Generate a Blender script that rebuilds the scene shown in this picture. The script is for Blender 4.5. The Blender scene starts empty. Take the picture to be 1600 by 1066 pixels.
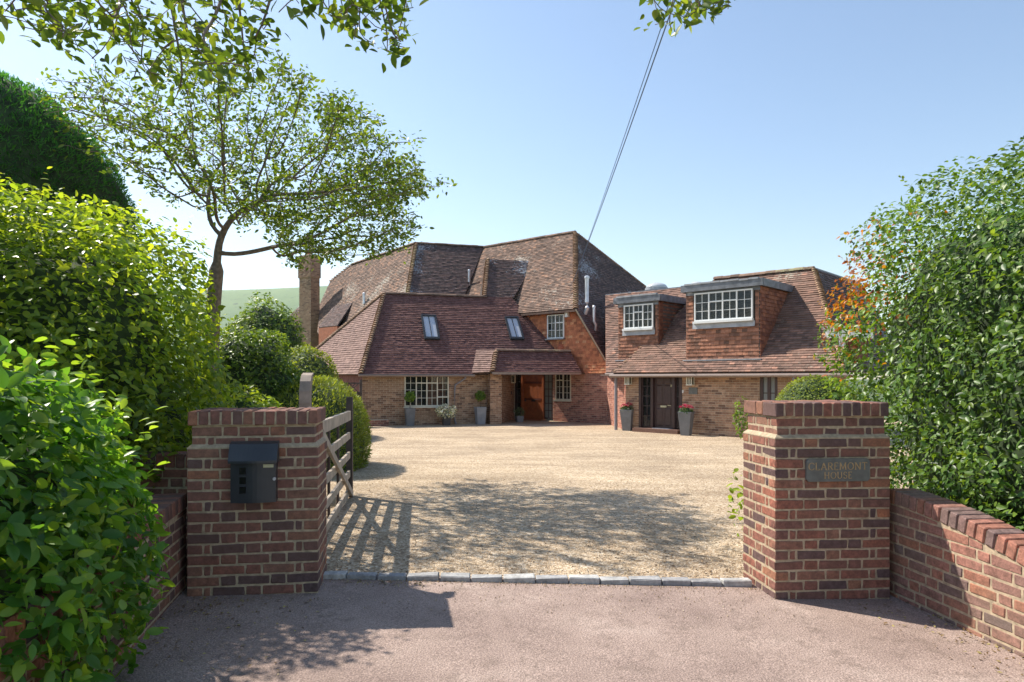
import bpy, math, random
import numpy as np
from mathutils import Vector, Matrix

random.seed(7)
RNG = np.random.default_rng(7)
scene = bpy.context.scene
col = scene.collection
R = math.radians

# ------------------------------------------------------------------ camera, sky, sun, exposure
F, YH, EYE = 1067.0, 592.0, 1.6            # focal length in photo pixels, horizon row, eye height
cam_d = bpy.data.cameras.new("camera")
cam_d.sensor_width = 36.0
cam_d.lens = 36.0 * F / 1600.0
cam_d.shift_y = (YH - 533.0) / 1600.0
cam_d.clip_start = 0.05
cam_d.clip_end = 9000.0
cam = bpy.data.objects.new("camera", cam_d)
cam.location = (0, 0, EYE)
cam.rotation_euler = (R(90), 0, 0)
col.objects.link(cam)
scene.camera = cam

SUN_AZ = math.atan2(-0.86, 0.51)           # direction towards the sun, from +Y clockwise
SUN_EL = R(48)
world = bpy.data.worlds.new("World")
scene.world = world
world.use_nodes = True
wn = world.node_tree.nodes
wl = world.node_tree.links
bg = wn["Background"]
sky = wn.new("ShaderNodeTexSky")
sky.sky_type = 'NISHITA'
sky.sun_disc = False
sky.sun_elevation = SUN_EL
sky.sun_rotation = SUN_AZ
sky.air_density = 1.15
sky.dust_density = 0.5
sky.ozone_density = 0.6
wl.new(sky.outputs[0], bg.inputs[0])
bg.inputs[1].default_value = 0.092
sun_d = bpy.data.lights.new("sun", 'SUN')
sun_d.energy = 3.6
sun_d.angle = R(0.6)
sun_d.color = (1.0, 0.93, 0.82)
sun = bpy.data.objects.new("sun", sun_d)
sv = Vector((math.sin(SUN_AZ) * math.cos(SUN_EL), math.cos(SUN_AZ) * math.cos(SUN_EL), math.sin(SUN_EL)))
sun.rotation_euler = (-sv).to_track_quat('-Z', 'Y').to_euler()
sun.location = sv * 60
col.objects.link(sun)
scene.view_settings.view_transform = 'Standard'
scene.view_settings.look = 'None'
scene.view_settings.gamma = 1.0
scene.view_settings.exposure = 1.12
scene.view_settings.use_curve_mapping = False
scene.render.engine = 'CYCLES'
scene.cycles.max_bounces = 9
scene.cycles.diffuse_bounces = 6
scene.cycles.glossy_bounces = 3
scene.cycles.transmission_bounces = 4
scene.cycles.transparent_max_bounces = 6
scene.cycles.caustics_reflective = False
scene.cycles.caustics_refractive = False

# ------------------------------------------------------------------ materials
def new_mat(name):
    m = bpy.data.materials.new(name)
    m.use_nodes = True
    return m, m.node_tree.nodes, m.node_tree.links, m.node_tree.nodes["Principled BSDF"]

def ramp(nodes, stops, interp='LINEAR'):
    r = nodes.new("ShaderNodeValToRGB")
    r.color_ramp.interpolation = interp
    e = r.color_ramp.elements
    while len(e) < len(stops):
        e.new(0.5)
    for k, (p, c) in enumerate(stops):
        e[k].position = p
        e[k].color = (c[0], c[1], c[2], 1)
    return r

def noise(nodes, links, scale, detail=4, rough=0.55, coord=None):
    n = nodes.new("ShaderNodeTexNoise")
    n.inputs["Scale"].default_value = scale
    n.inputs["Detail"].default_value = detail
    n.inputs["Roughness"].default_value = rough
    if coord is not None:
        links.new(coord, n.inputs["Vector"])
    return n

def mix(nodes, links, a, b, fac, mode='MIX'):
    m = nodes.new("ShaderNodeMix")
    m.data_type = 'RGBA'
    m.blend_type = mode
    for v, i in ((a, 6), (b, 7), (fac, 0)):
        if isinstance(v, (tuple, list)):
            m.inputs[i].default_value = (v[0], v[1], v[2], 1)
        elif isinstance(v, (int, float)):
            m.inputs[i].default_value = v
        else:
            links.new(v, m.inputs[i])
    return m.outputs[2]

def bump(nodes, links, height, bsdf, strength=0.3, dist=0.01):
    b = nodes.new("ShaderNodeBump")
    b.inputs["Strength"].default_value = strength
    b.inputs["Distance"].default_value = dist
    links.new(height, b.inputs["Height"])
    links.new(b.outputs[0], bsdf.inputs["Normal"])

def pos(nodes):
    return nodes.new("ShaderNodeNewGeometry").outputs["Position"]

def simple(name, c, rough=0.6, var=0.18, scale=12.0, metal=0.0, bmp=0.0, spec=0.5):
    m, n, l, b = new_mat(name)
    nz = noise(n, l, scale, coord=pos(n))
    r = ramp(n, [(0.3, [v * (1 - var) for v in c]), (0.7, [min(1, v * (1 + var)) for v in c])])
    l.new(nz.outputs[0], r.inputs[0])
    l.new(r.outputs[0], b.inputs["Base Color"])
    b.inputs["Roughness"].default_value = rough
    b.inputs["Metallic"].default_value = metal
    b.inputs["Specular IOR Level"].default_value = spec
    if bmp:
        bump(n, l, nz.outputs[0], b, bmp, 0.01)
    return m

def rnd_source(n, use_object):
    if use_object:
        return n.new("ShaderNodeObjectInfo").outputs["Random"]
    a = n.new("ShaderNodeAttribute")
    a.attribute_name = "rnd"
    return a.outputs["Fac"]

def piece_mat(name, stops, use_object=False, lichen=None, lichen_amt=0.5, lichen_scale=3.0, mottle=0.35, rough=0.85,
              grain=60.0, bmp=0.35, second=None, fine=7.0):
    """bricks and tiles: one colour per piece, mottled, optionally spotted with lichen"""
    m, n, l, b = new_mat(name)
    p = pos(n)
    r = ramp(n, stops, 'LINEAR')
    l.new(rnd_source(n, use_object), r.inputs[0])
    c = r.outputs[0]
    n1 = noise(n, l, fine, 5, 0.65, p)
    r1 = ramp(n, [(0.3, (1 - mottle,) * 3), (0.7, (1 + mottle,) * 3)])
    l.new(n1.outputs[0], r1.inputs[0])
    c = mix(n, l, c, r1.outputs[0], 1.0, 'MULTIPLY')
    n2 = noise(n, l, grain, 3, 0.6, p)
    r2 = ramp(n, [(0.3, (0.78,) * 3), (0.7, (1.2,) * 3)])
    l.new(n2.outputs[0], r2.inputs[0])
    c = mix(n, l, c, r2.outputs[0], 1.0, 'MULTIPLY')
    if second:                                   # broad weathering patches
        n4 = noise(n, l, 0.55, 4, 0.6, p)
        r4 = ramp(n, [(0.42, (0, 0, 0)), (0.62, (1, 1, 1))])
        l.new(n4.outputs[0], r4.inputs[0])
        mm = n.new("ShaderNodeMath"); mm.operation = 'MULTIPLY'; mm.inputs[1].default_value = 0.6
        l.new(r4.outputs[0], mm.inputs[0])
        c = mix(n, l, c, second, mm.outputs[0])
    if lichen:
        n3 = noise(n, l, lichen_scale * 3.5, 6, 0.75, p)
        n5 = noise(n, l, 0.5, 3, 0.5, p)
        ad = n.new("ShaderNodeMath"); ad.operation = 'MULTIPLY'
        l.new(n3.outputs[0], ad.inputs[0]); l.new(n5.outputs[0], ad.inputs[1])
        t = 0.36 - 0.14 * lichen_amt
        r3 = ramp(n, [(t, (0, 0, 0)), (t + 0.05, (1, 1, 1))])
        l.new(ad.outputs[0], r3.inputs[0])
        c = mix(n, l, c, lichen, r3.outputs[0])
    l.new(c, b.inputs["Base Color"])
    b.inputs["Roughness"].default_value = rough
    b.inputs["Specular IOR Level"].default_value = 0.25
    bump(n, l, n2.outputs[0], b, bmp, 0.004)
    return m

def leaf_mat(name, dark, mid, light, use_object=False, trans=0.35, gloss=0.42, trans_col=None, spec=0.4):
    m, n, l, b = new_mat(name)
    r = ramp(n, [(0.0, dark), (0.5, mid), (1.0, light)])
    l.new(rnd_source(n, use_object), r.inputs[0])
    nz = noise(n, l, 1.7, 3, 0.5, pos(n))
    r1 = ramp(n, [(0.35, (0.75,) * 3), (0.65, (1.25,) * 3)])
    l.new(nz.outputs[0], r1.inputs[0])
    c = mix(n, l, r.outputs[0], r1.outputs[0], 1.0, 'MULTIPLY')
    l.new(c, b.inputs["Base Color"])
    b.inputs["Roughness"].default_value = gloss
    b.inputs["Specular IOR Level"].default_value = spec
    t = n.new("ShaderNodeBsdfTranslucent")
    tc = mix(n, l, c, trans_col or (2.2, 1.9, 0.7), 1.0, 'MULTIPLY')
    l.new(tc, t.inputs[0])
    ms = n.new("ShaderNodeMixShader")
    ms.inputs[0].default_value = trans
    l.new(b.outputs[0], ms.inputs[1])
    l.new(t.outputs[0], ms.inputs[2])
    l.new(ms.outputs[0], n["Material Output"].inputs[0])
    return m

BR = [(0.0, (0.085, 0.06, 0.066)), (0.2, (0.12, 0.075, 0.075)), (0.3, (0.21, 0.095, 0.075)), (0.55, (0.29, 0.11, 0.078)),
      (0.76, (0.34, 0.125, 0.08)), (0.92, (0.31, 0.16, 0.105)), (1.0, (0.46, 0.175, 0.08))]
M = {}
M['brick'] = piece_mat('pillar_brick', BR, True, mottle=0.5, grain=70, bmp=0.7, fine=22.0, second=(0.17, 0.10, 0.08))
M['wallbrick'] = piece_mat('low_wall_brick', [(0, (0.17, 0.12, 0.115)), (0.25, (0.25, 0.135, 0.115)), (0.6, (0.34, 0.155, 0.12)),
                                            (0.9, (0.36, 0.15, 0.10)), (1, (0.42, 0.17, 0.09))], True, mottle=0.45, grain=70, bmp=0.7, fine=20.0, second=(0.2, 0.15, 0.11))
M['mortar'] = simple('sandy_mortar', (0.42, 0.33, 0.225), 0.95, 0.3, 25, bmp=0.3)
M['darkmortar'] = simple('dirty_mortar', (0.22, 0.17, 0.12), 0.95, 0.3, 25)
HB = [(0, (0.17, 0.10, 0.075)), (0.2, (0.28, 0.16, 0.105)), (0.5, (0.38, 0.23, 0.145)), (0.8, (0.44, 0.27, 0.175)), (1, (0.48, 0.32, 0.22))]
M['housebrick'] = piece_mat('house_brick_buff', HB, mottle=0.3, grain=40, second=(0.30, 0.20, 0.13))
M['housebrickred'] = piece_mat('house_brick_red', [(0, (0.2, 0.09, 0.075)), (0.4, (0.36, 0.16, 0.115)), (0.8, (0.43, 0.20, 0.145)), (1, (0.48, 0.25, 0.18))], mottle=0.3, grain=40)
M['housemortar'] = simple('house_mortar', (0.56, 0.48, 0.37), 0.95, 0.2, 20)
M['tile_plum'] = piece_mat('plum_roof_tile', [(0, (0.135, 0.067, 0.06)), (0.6, (0.175, 0.086, 0.075)), (1, (0.205, 0.105, 0.09))],
                           lichen=(0.4, 0.38, 0.36), lichen_amt=-0.1, mottle=0.35)
M['tile_pale'] = piece_mat('pale_end_tile', [(0, (0.19, 0.118, 0.098)), (0.6, (0.25, 0.157, 0.132)), (1, (0.30, 0.19, 0.156))], mottle=0.3)  # paler copy of the plum tile: sunlight put into the colour of lit ends
M['tile_old'] = piece_mat('old_weathered_tile', [(0, (0.11, 0.075, 0.06)), (0.5, (0.19, 0.125, 0.095)), (0.85, (0.25, 0.16, 0.12)), (1, (0.36, 0.2, 0.13))],
                          lichen=(0.44, 0.40, 0.34), lichen_amt=0.25, mottle=0.4)
M['tile_dark'] = piece_mat('dark_lichened_tile', [(0, (0.09, 0.066, 0.062)), (0.6, (0.135, 0.092, 0.085)), (1, (0.19, 0.12, 0.105))],
                           lichen=(0.42, 0.43, 0.46), lichen_amt=0.42, mottle=0.4)  # lichened tile with shade put into its colour, for faces turned from the sun
M['tile_wing'] = piece_mat('wing_roof_tile', [(0, (0.12, 0.08, 0.064)), (0.3, (0.18, 0.11, 0.087)), (0.7, (0.25, 0.147, 0.113)), (0.93, (0.31, 0.18, 0.138)), (1, (0.44, 0.23, 0.16))],
                           lichen=(0.42, 0.38, 0.3), lichen_amt=0.0, mottle=0.3, second=(0.23, 0.14, 0.10))
M['tile_hung'] = piece_mat('orange_hung_tile', [(0, (0.30, 0.11, 0.06)), (0.5, (0.50, 0.18, 0.09)), (0.9, (0.57, 0.23, 0.11)), (1, (0.6, 0.33, 0.18))], mottle=0.25)
M['bonnet'] = piece_mat('bonnet_tile', [(0, (0.16, 0.10, 0.065)), (0.5, (0.25, 0.155, 0.10)), (1, (0.33, 0.21, 0.135))], True, lichen=(0.34, 0.29, 0.15), lichen_amt=0.2)
M['ridge'] = piece_mat('ridge_tile_clay', [(0, (0.12, 0.08, 0.06)), (0.5, (0.18, 0.115, 0.085)), (1, (0.25, 0.16, 0.115))], True, lichen=(0.3, 0.27, 0.15), lichen_amt=0.2)
M['underlay'] = simple('roof_underlay', (0.05, 0.04, 0.035), 0.95)
M['white'] = simple('white_paint', (0.78, 0.78, 0.76), 0.35, 0.04)
M['cream'] = simple('cream_paint', (0.72, 0.68, 0.56), 0.4, 0.06)
M['lead'] = simple('lead_sheet', (0.16, 0.17, 0.19), 0.5, 0.35, 5)
M['leadpale'] = simple('pale_lead_sheet', (0.36, 0.37, 0.39), 0.5, 0.2, 5)
M['darkwood'] = simple('dark_brown_timber', (0.055, 0.028, 0.026), 0.4, 0.2, 9)
M['redwood'] = simple('orange_oak', (0.34, 0.10, 0.035), 0.45, 0.25, 7)
M['iron'] = simple('black_iron', (0.025, 0.022, 0.022), 0.5, 0.2)
M['gutter'] = simple('taupe_gutter', (0.25, 0.19, 0.16), 0.4, 0.1)
M['pipe'] = simple('grey_downpipe', (0.24, 0.23, 0.25), 0.4, 0.1)
M['zinc'] = simple('galvanised_flue', (0.62, 0.63, 0.67), 0.3, 0.15, 6, metal=0.35)
M['potgrey'] = simple('grey_planter', (0.17, 0.175, 0.185), 0.55, 0.15, 5)
M['potdark'] = simple('dark_planter', (0.06, 0.06, 0.065), 0.5, 0.15, 5)
M['potpale'] = simple('pale_grey_planter', (0.27, 0.28, 0.30), 0.55, 0.15, 5)
M['soil'] = simple('dark_soil', (0.04, 0.03, 0.02), 0.95, 0.3, 30)
M['pink'] = simple('crimson_petals', (0.55, 0.03, 0.10), 0.6, 0.35, 40)
M['whitepetal'] = simple('white_petals', (0.75, 0.72, 0.66), 0.6, 0.15, 40)
M['slate'] = simple('slate_plaque', (0.13, 0.135, 0.125), 0.5, 0.25, 14, bmp=0.1)
M['gold'] = simple('gilded_lettering', (0.42, 0.29, 0.15), 0.55, 0.25, 50)
M['boxgrey'] = simple('anthracite_steel', (0.032, 0.036, 0.043), 0.38, 0.15, 8)
M['boxslot'] = simple('smoked_slot', (0.008, 0.008, 0.01), 0.2, 0.1)
M['brass'] = simple('pale_brass', (0.5, 0.47, 0.3), 0.4, 0.15)
M['gatewood'] = simple('weathered_gate_oak', (0.42, 0.345, 0.27), 0.7, 0.3, 6, bmp=0.2)
M['gatemid'] = simple('brown_gate_oak', (0.26, 0.205, 0.165), 0.7, 0.4, 9, bmp=0.3)
M['gatedark'] = simple('dark_gate_oak', (0.07, 0.05, 0.045), 0.65, 0.3, 6, bmp=0.2)
M['bark'] = simple('grey_bark', (0.20, 0.155, 0.12), 0.95, 0.4, 22, bmp=0.6)
M['twig'] = simple('shrub_twigs', (0.05, 0.04, 0.025), 0.95, 0.4, 15)
M['core'] = simple('inner_foliage', (0.032, 0.055, 0.018), 0.95, 0.6, 9, bmp=0.5)  # dark fill for the solid cores inside the bushes
M['redclay'] = simple('terracotta', (0.42, 0.11, 0.05), 0.7, 0.2)
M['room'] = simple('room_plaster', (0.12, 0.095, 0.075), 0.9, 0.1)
M['curtain'] = simple('salmon_curtain', (0.5, 0.24, 0.15), 0.9, 0.2)
M['granite'] = piece_mat('granite_sett', [(0, (0.26, 0.255, 0.26)), (0.5, (0.36, 0.355, 0.35)), (1, (0.46, 0.45, 0.43))], True, mottle=0.35, grain=45, bmp=0.6)
M['cable'] = simple('blue_grey_cable', (0.10, 0.16, 0.28), 0.5, 0.05)
M['mat'] = simple('coir_mat', (0.35, 0.27, 0.22), 0.95, 0.2, 60)

def glass(name, tint=(0.02, 0.022, 0.025), trans=0.0, rough=0.03):
    m, n, l, b = new_mat(name)
    b.inputs["Base Color"].default_value = (*tint, 1)
    b.inputs["Roughness"].default_value = rough
    b.inputs["Specular IOR Level"].default_value = 0.7
    nz = noise(n, l, 2.5, 2, 0.5, pos(n))
    bump(n, l, nz.outputs[0], b, 0.05, 0.01)
    if trans:
        t = n.new("ShaderNodeBsdfTransparent")
        ms = n.new("ShaderNodeMixShader")
        ms.inputs[0].default_value = trans
        l.new(b.outputs[0], ms.inputs[1]); l.new(t.outputs[0], ms.inputs[2])
        l.new(ms.outputs[0], n["Material Output"].inputs[0])
    return m
M['glass'] = glass('window_glass', (0.03, 0.034, 0.038), 0.62)
M['glassblind'] = glass('skylight_glass', (0.5, 0.52, 0.58), 0.0, 0.12)
M['frost'] = glass('frosted_glass', (0.20, 0.21, 0.21), 0.0, 0.35)
M['dome'] = glass('dome_acrylic', (0.6, 0.62, 0.64), 0.2, 0.25)

# ------------------------------------------------------------------ helpers
WL = {}
def tag(o, label=None, cat=None, group=None, kind=None):
    if label: o["label"] = label
    if cat: o["category"] = cat
    if group: o["group"] = group
    if kind: o["kind"] = kind
    return o

def thing(name, loc, label, cat, group=None, kind=None):
    o = bpy.data.objects.new(name, None)
    o.empty_display_size = 0.2
    o.location = loc
    col.objects.link(o)
    WL[o] = Vector(loc)
    return tag(o, label, cat, group, kind)

def link(name, me, parent=None, wloc=(0, 0, 0), rot=None, scale=None):
    o = bpy.data.objects.new(name, me)
    wloc = Vector(wloc)
    base = WL[parent] if parent is not None else Vector((0, 0, 0))
    o.location = wloc - base
    if rot is not None: o.rotation_euler = rot
    if scale is not None: o.scale = scale
    if parent is not None: o.parent = parent
    col.objects.link(o)
    WL[o] = wloc
    return o

def V(*a): return Vector(a)
Z = Vector((0, 0, 1))

class MB:
    def __init__(s): s.v, s.f, s.r = [], [], []
    def add(s, vs, fs, rnd=0.5):
        k = len(s.v)
        s.v += [tuple(v) for v in vs]
        s.r += [rnd] * len(vs)
        s.f += [tuple(k + i for i in f) for f in fs]
        return s
    def box(s, c, size, t=None, n=None, up=None, rnd=0.5):
        t = Vector(t) if t is not None else V(1, 0, 0)
        up = Vector(up) if up is not None else Z
        n = Vector(n) if n is not None else up.cross(t)
        c = Vector(c)
        a, b, d = t * size[0] / 2, n * size[1] / 2, up * size[2] / 2
        vs = [c + sa * a + sb * b + sd * d for sd in (-1, 1) for sb in (-1, 1) for sa in (-1, 1)]
        fs = [(0, 1, 3, 2), (4, 6, 7, 5), (0, 4, 5, 1), (2, 3, 7, 6), (0, 2, 6, 4), (1, 5, 7, 3)]
        if a.cross(b).dot(d) > 0: fs = [f[::-1] for f in fs]
        return s.add(vs, fs, rnd)
    def bar(s, p, q, w, h=None, up=Z, rnd=0.5):
        p, q = Vector(p), Vector(q)
        d = (q - p)
        L = d.length
        d.normalize()
        side = d.cross(up)
        if side.length < 1e-4: side = d.cross(V(1, 0, 0))
        side.normalize()
        u2 = side.cross(d)
        return s.box((p + q) / 2, (L, w, h or w), d, side, u2, rnd)
    def prism(s, poly, off, rnd=0.5):
        """slab between polygon and polygon + off"""
        n = len(poly)
        off = Vector(off)
        vs = [Vector(p) for p in poly] + [Vector(p) + off for p in poly]
        fs = [tuple(range(n)), tuple(range(2 * n - 1, n - 1, -1))]
        fs += [(i, n + i, n + (i + 1) % n, (i + 1) % n) for i in range(n)]
        return s.add(vs, fs, rnd)
    def tube(s, pts, rad, k=8, cap=True, rnd=0.5):
        pts = [Vector(p) for p in pts]
        rad = rad if isinstance(rad, (list, tuple)) else [rad] * len(pts)
        rings = []
        for i, p in enumerate(pts):
            d = (pts[min(i + 1, len(pts) - 1)] - pts[max(i - 1, 0)]).normalized()
            a = d.cross(Z)
            if a.length < 1e-3: a = d.cross(V(1, 0, 0))
            a.normalize(); b = d.cross(a)
            rings.append([p + (a * math.cos(2 * math.pi * j / k) + b * math.sin(2 * math.pi * j / k)) * rad[i] for j in range(k)])
        vs = [v for r in rings for v in r]
        fs = []
        for i in range(len(pts) - 1):
            for j in range(k):
                fs.append((i * k + j, i * k + (j + 1) % k, (i + 1) * k + (j + 1) % k, (i + 1) * k + j))
        if cap:
            fs.append(tuple(range(k - 1, -1, -1)))
            fs.append(tuple((len(pts) - 1) * k + j for j in range(k)))
        return s.add(vs, fs, rnd)
    def lathe(s, c, prof, k=12, sq=False):
        c = Vector(c)
        vs, fs = [], []
        for (r, z) in prof:
            for j in range(k):
                a = 2 * math.pi * (j + 0.5) / k
                vs.append(c + V(r * math.cos(a), r * math.sin(a), z))
        for i in range(len(prof) - 1):
            for j in range(k):
                fs.append((i * k + j, i * k + (j + 1) % k, (i + 1) * k + (j + 1) % k, (i + 1) * k + j))
        fs.append(tuple(range(k - 1, -1, -1)))
        fs.append(tuple((len(prof) - 1) * k + j for j in range(k)))
        return s.add(vs, fs)
    def mesh(s, name, mat, org=(0, 0, 0), smooth=False, attr=False):
        me = bpy.data.meshes.new(name)
        o = Vector(org)
        me.from_pydata([(v[0] - o.x, v[1] - o.y, v[2] - o.z) for v in s.v], [], s.f)
        if attr:
            a = me.attributes.new("rnd", 'FLOAT', 'POINT')
            a.data.foreach_set("value", s.r)
        if mat: me.materials.append(mat)
        if smooth:
            for p in me.polygons: p.use_smooth = True
        me.update()
        return me
    def build(s, name, mat, parent=None, smooth=False, attr=False, org=None):
        if org is None:
            if s.v:
                a = np.array(s.v); org = Vector((a.min(0) + a.max(0)) / 2); 
                if parent is None: org.z = a[:, 2].min()
            else: org = V(0, 0, 0)
        return link(name, s.mesh(name, mat, org, smooth, attr), parent, org)

def W(px, py, d):
    """photo pixel at depth d -> world point"""
    return V((px - 800) / F * d, d, EYE - (py - YH) / F * d)

def ray_plane(px, py, p0, n):
    r = V((px - 800) / F, 1.0, -(py - YH) / F)
    o = V(0, 0, EYE)
    return o + r * ((Vector(p0) - o).dot(n) / r.dot(n))

class Frame:
    """a vertical wall direction: n points away from the viewer, t to the right"""
    def __init__(s, deg, c):
        a = R(deg)
        s.n = V(math.sin(a), math.cos(a), 0); s.t = V(math.cos(a), -math.sin(a), 0); s.c = c; s.ang = -a
    def p(s, ss, z, off=0.0): return s.n * (s.c - off) + s.t * ss + V(0, 0, z)
    def s(s_, px, off=0.0):
        u = (px - 800) / F
        d = (s_.c - off) / (u * s_.n.x + s_.n.y)
        return d * (u * s_.t.x + s_.t.y)
    def d(s, px, off=0.0):
        u = (px - 800) / F
        return (s.c - off) / (u * s.n.x + s.n.y)
    def z(s, px, py, off=0.0): return EYE - (py - YH) / F * s.d(px, off)

class Roof(Frame):
    """sloping plane: eave at distance c and height ze, rising tp per metre away from the viewer"""
    def __init__(s, deg, c, ze, tp):
        Frame.__init__(s, deg, c); s.ze = ze; s.tp = tp
        s.N = (V(-s.n.x * tp, -s.n.y * tp, 1)).normalized()
        s.P0 = s.n * c + V(0, 0, ze)
    def at(s, ss, L): return s.n * (s.c + L) + s.t * ss + V(0, 0, s.ze + L * s.tp)
    def px(s, x, y): return ray_plane(x, y, s.P0, s.N)

# ---- roof tiles: real overlapping tiles, clipped to the roof's outline
def clip_poly(poly, edge_poly):
    out = poly
    n = len(edge_poly)
    for i in range(n):
        ax, ay = edge_poly[i]; bx, by = edge_poly[(i + 1) % n]
        ex, ey = bx - ax, by - ay
        inp, out = out, []
        if not inp: return []
        for k in range(len(inp)):
            p, q = inp[k], inp[(k + 1) % len(inp)]
            dp = ex * (p[1] - ay) - ey * (p[0] - ax)
            dq = ex * (q[1] - ay) - ey * (q[0] - ax)
            if dp >= 0: out.append(p)
            if (dp >= 0) != (dq >= 0):
                t = dp / (dp - dq)
                out.append((p[0] + (q[0] - p[0]) * t, p[1] + (q[1] - p[1]) * t))
    return out

def tile_area(name, pts, mat, parent, gauge=0.105, width=0.17, lift=0.022, outward=None, seed=1, slab=0.06):
    """pts: planar convex outline (world)"""
    rr = random.Random(seed)
    pts = [Vector(p) for p in pts]
    N = Vector((0, 0, 0))
    for i in range(len(pts)):
        N += pts[i].cross(pts[(i + 1) % len(pts)])
    N.normalize()
    ref = outward if outward is not None else (V(0, 0, EYE) - pts[0])
    if N.dot(ref) < 0: N = -N; pts = pts[::-1]
    a = Z.cross(N).normalized()
    b = N.cross(a).normalized()
    O = pts[0]
    q = [((p - O).dot(a), (p - O).dot(b)) for p in pts]
    area = sum(q[i][0] * q[(i + 1) % len(q)][1] - q[(i + 1) % len(q)][0] * q[i][1] for i in range(len(q)))
    if area < 0: q = q[::-1]
    a0, a1 = min(x for x, _ in q), max(x for x, _ in q)
    b0, b1 = min(y for _, y in q), max(y for _, y in q)
    mb = MB()
    rows = int((b1 - b0) / gauge) + 1
    for j in range(rows):
        y0 = b0 + j * gauge; y1 = y0 + gauge * 1.02
        x = a0 - width * (1.0 if j % 2 else 0.5) + rr.uniform(-.01, .01)
        wav = rr.uniform(-.004, .004)
        while x < a1:
            w = width * rr.uniform(.97, 1.02)
            rect = [(x + .0015, y0), (x + w - .0015, y0), (x + w - .0015, y1), (x + .0015, y1)]
            pg = clip_poly(rect, q)
            if len(pg) >= 3:
                lf = lift * rr.uniform(.75, 1.3) + wav
                tw = rr.uniform(-.004, .004)
                rv = rr.random()
                def h(u, v): return max(.002, lf * (1 - (v - y0) / (gauge * 1.02)) + tw * ((u - x) / w - .5) + .002)
                top = [O + a * u + b * v + N * h(u, v) for u, v in pg]
                n = len(pg)
                fs = [tuple(range(n))]
                low = [i for i in range(n) if abs(pg[i][1] - y0) < 1e-6]
                base = [O + a * u + b * v - N * .004 for u, v in pg]
                for i in range(n):
                    k = (i + 1) % n
                    if abs(pg[i][1] - y1) < 1e-6 and abs(pg[k][1] - y1) < 1e-6: continue
                    fs.append((i, n + i, n + k, k))
                mb.add(top + base, fs, rv)
            x += w
    board = MB().prism([p - N * .006 for p in pts], -N * slab).build(name, M['underlay'], parent)
    o = mb.build('tiles', mat, board, attr=True)
    o["kind"] = "stuff"
    return board

_bon = []
def bonnet_mesh():
    if _bon: return _bon[0]
    mb = MB()
    vs, fs = [], []
    k = 6
    for (y, r, zz) in ((0, .125, .045), (.2, .085, -.01)):
        for j in range(k + 1):
            a = math.pi * j / k
            vs.append((r * math.cos(a), y, r * .75 * math.sin(a) + zz - .05))
    for j in range(k): fs.append((j, j + 1, k + 2 + j, k + 1 + j))
    m = len(vs)
    for j in range(k + 1):
        a = math.pi * j / k
        vs.append((.105 * math.cos(a), 0, .105 * .7 * math.sin(a) - .03))
    for j in range(k): fs.append((j, m + j, m + j + 1, j + 1))
    mb.add(vs, fs)
    _bon.append(mb.mesh('bonnet_tile', M['bonnet'], smooth=False))
    return _bon[0]

def hip(parent, lo, hi, out, step=0.125, name='bonnet_tile', sc=1.0):
    lo, hi = Vector(lo), Vector(hi)
    d = (hi - lo); L = d.length; d.normalize()
    x = d.cross(Vector(out)).normalized(); zv = x.cross(d)
    rot = Matrix((x, d, zv)).transposed().to_euler()
    n = int(L / step)
    for i in range(n):
        e = (rot.x + random.uniform(-.03, .03), rot.y + random.uniform(-.03, .03), rot.z + random.uniform(-.04, .04))
        link(name, bonnet_mesh(), parent, lo + d * (i + .2) * step, e, (sc, sc, sc))

_rid = []
def ridge(parent, a, b, step=0.34, mat='tile_old'):
    if not _rid:
        mb = MB(); vs, fs = [], []
        for y in (0, .33):
            for j in range(6):
                t = math.pi * j / 5
                vs.append((.125 * math.cos(t), y, .10 * math.sin(t) - .04))
        for j in range(5): fs.append((j, j + 1, 7 + j, 6 + j))
        fs += [(5, 4, 3, 2, 1, 0), (6, 7, 8, 9, 10, 11)]
        mb.add(vs, fs)
        _rid.append(mb.mesh('ridge_tile', M['ridge']))
    a, b = Vector(a), Vector(b)
    d = b - a; L = d.length; d.normalize()
    x = d.cross(Z).normalized(); zv = x.cross(d)
    rot = Matrix((x, d, zv)).transposed().to_euler()
    n = int(L / step) + 1
    for i in range(n):
        link('ridge_tile', _rid[0], parent, a + d * (L * i / n) + V(0, 0, random.uniform(-.008, .008)), rot, (1, L / n / .325, 1))

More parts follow.
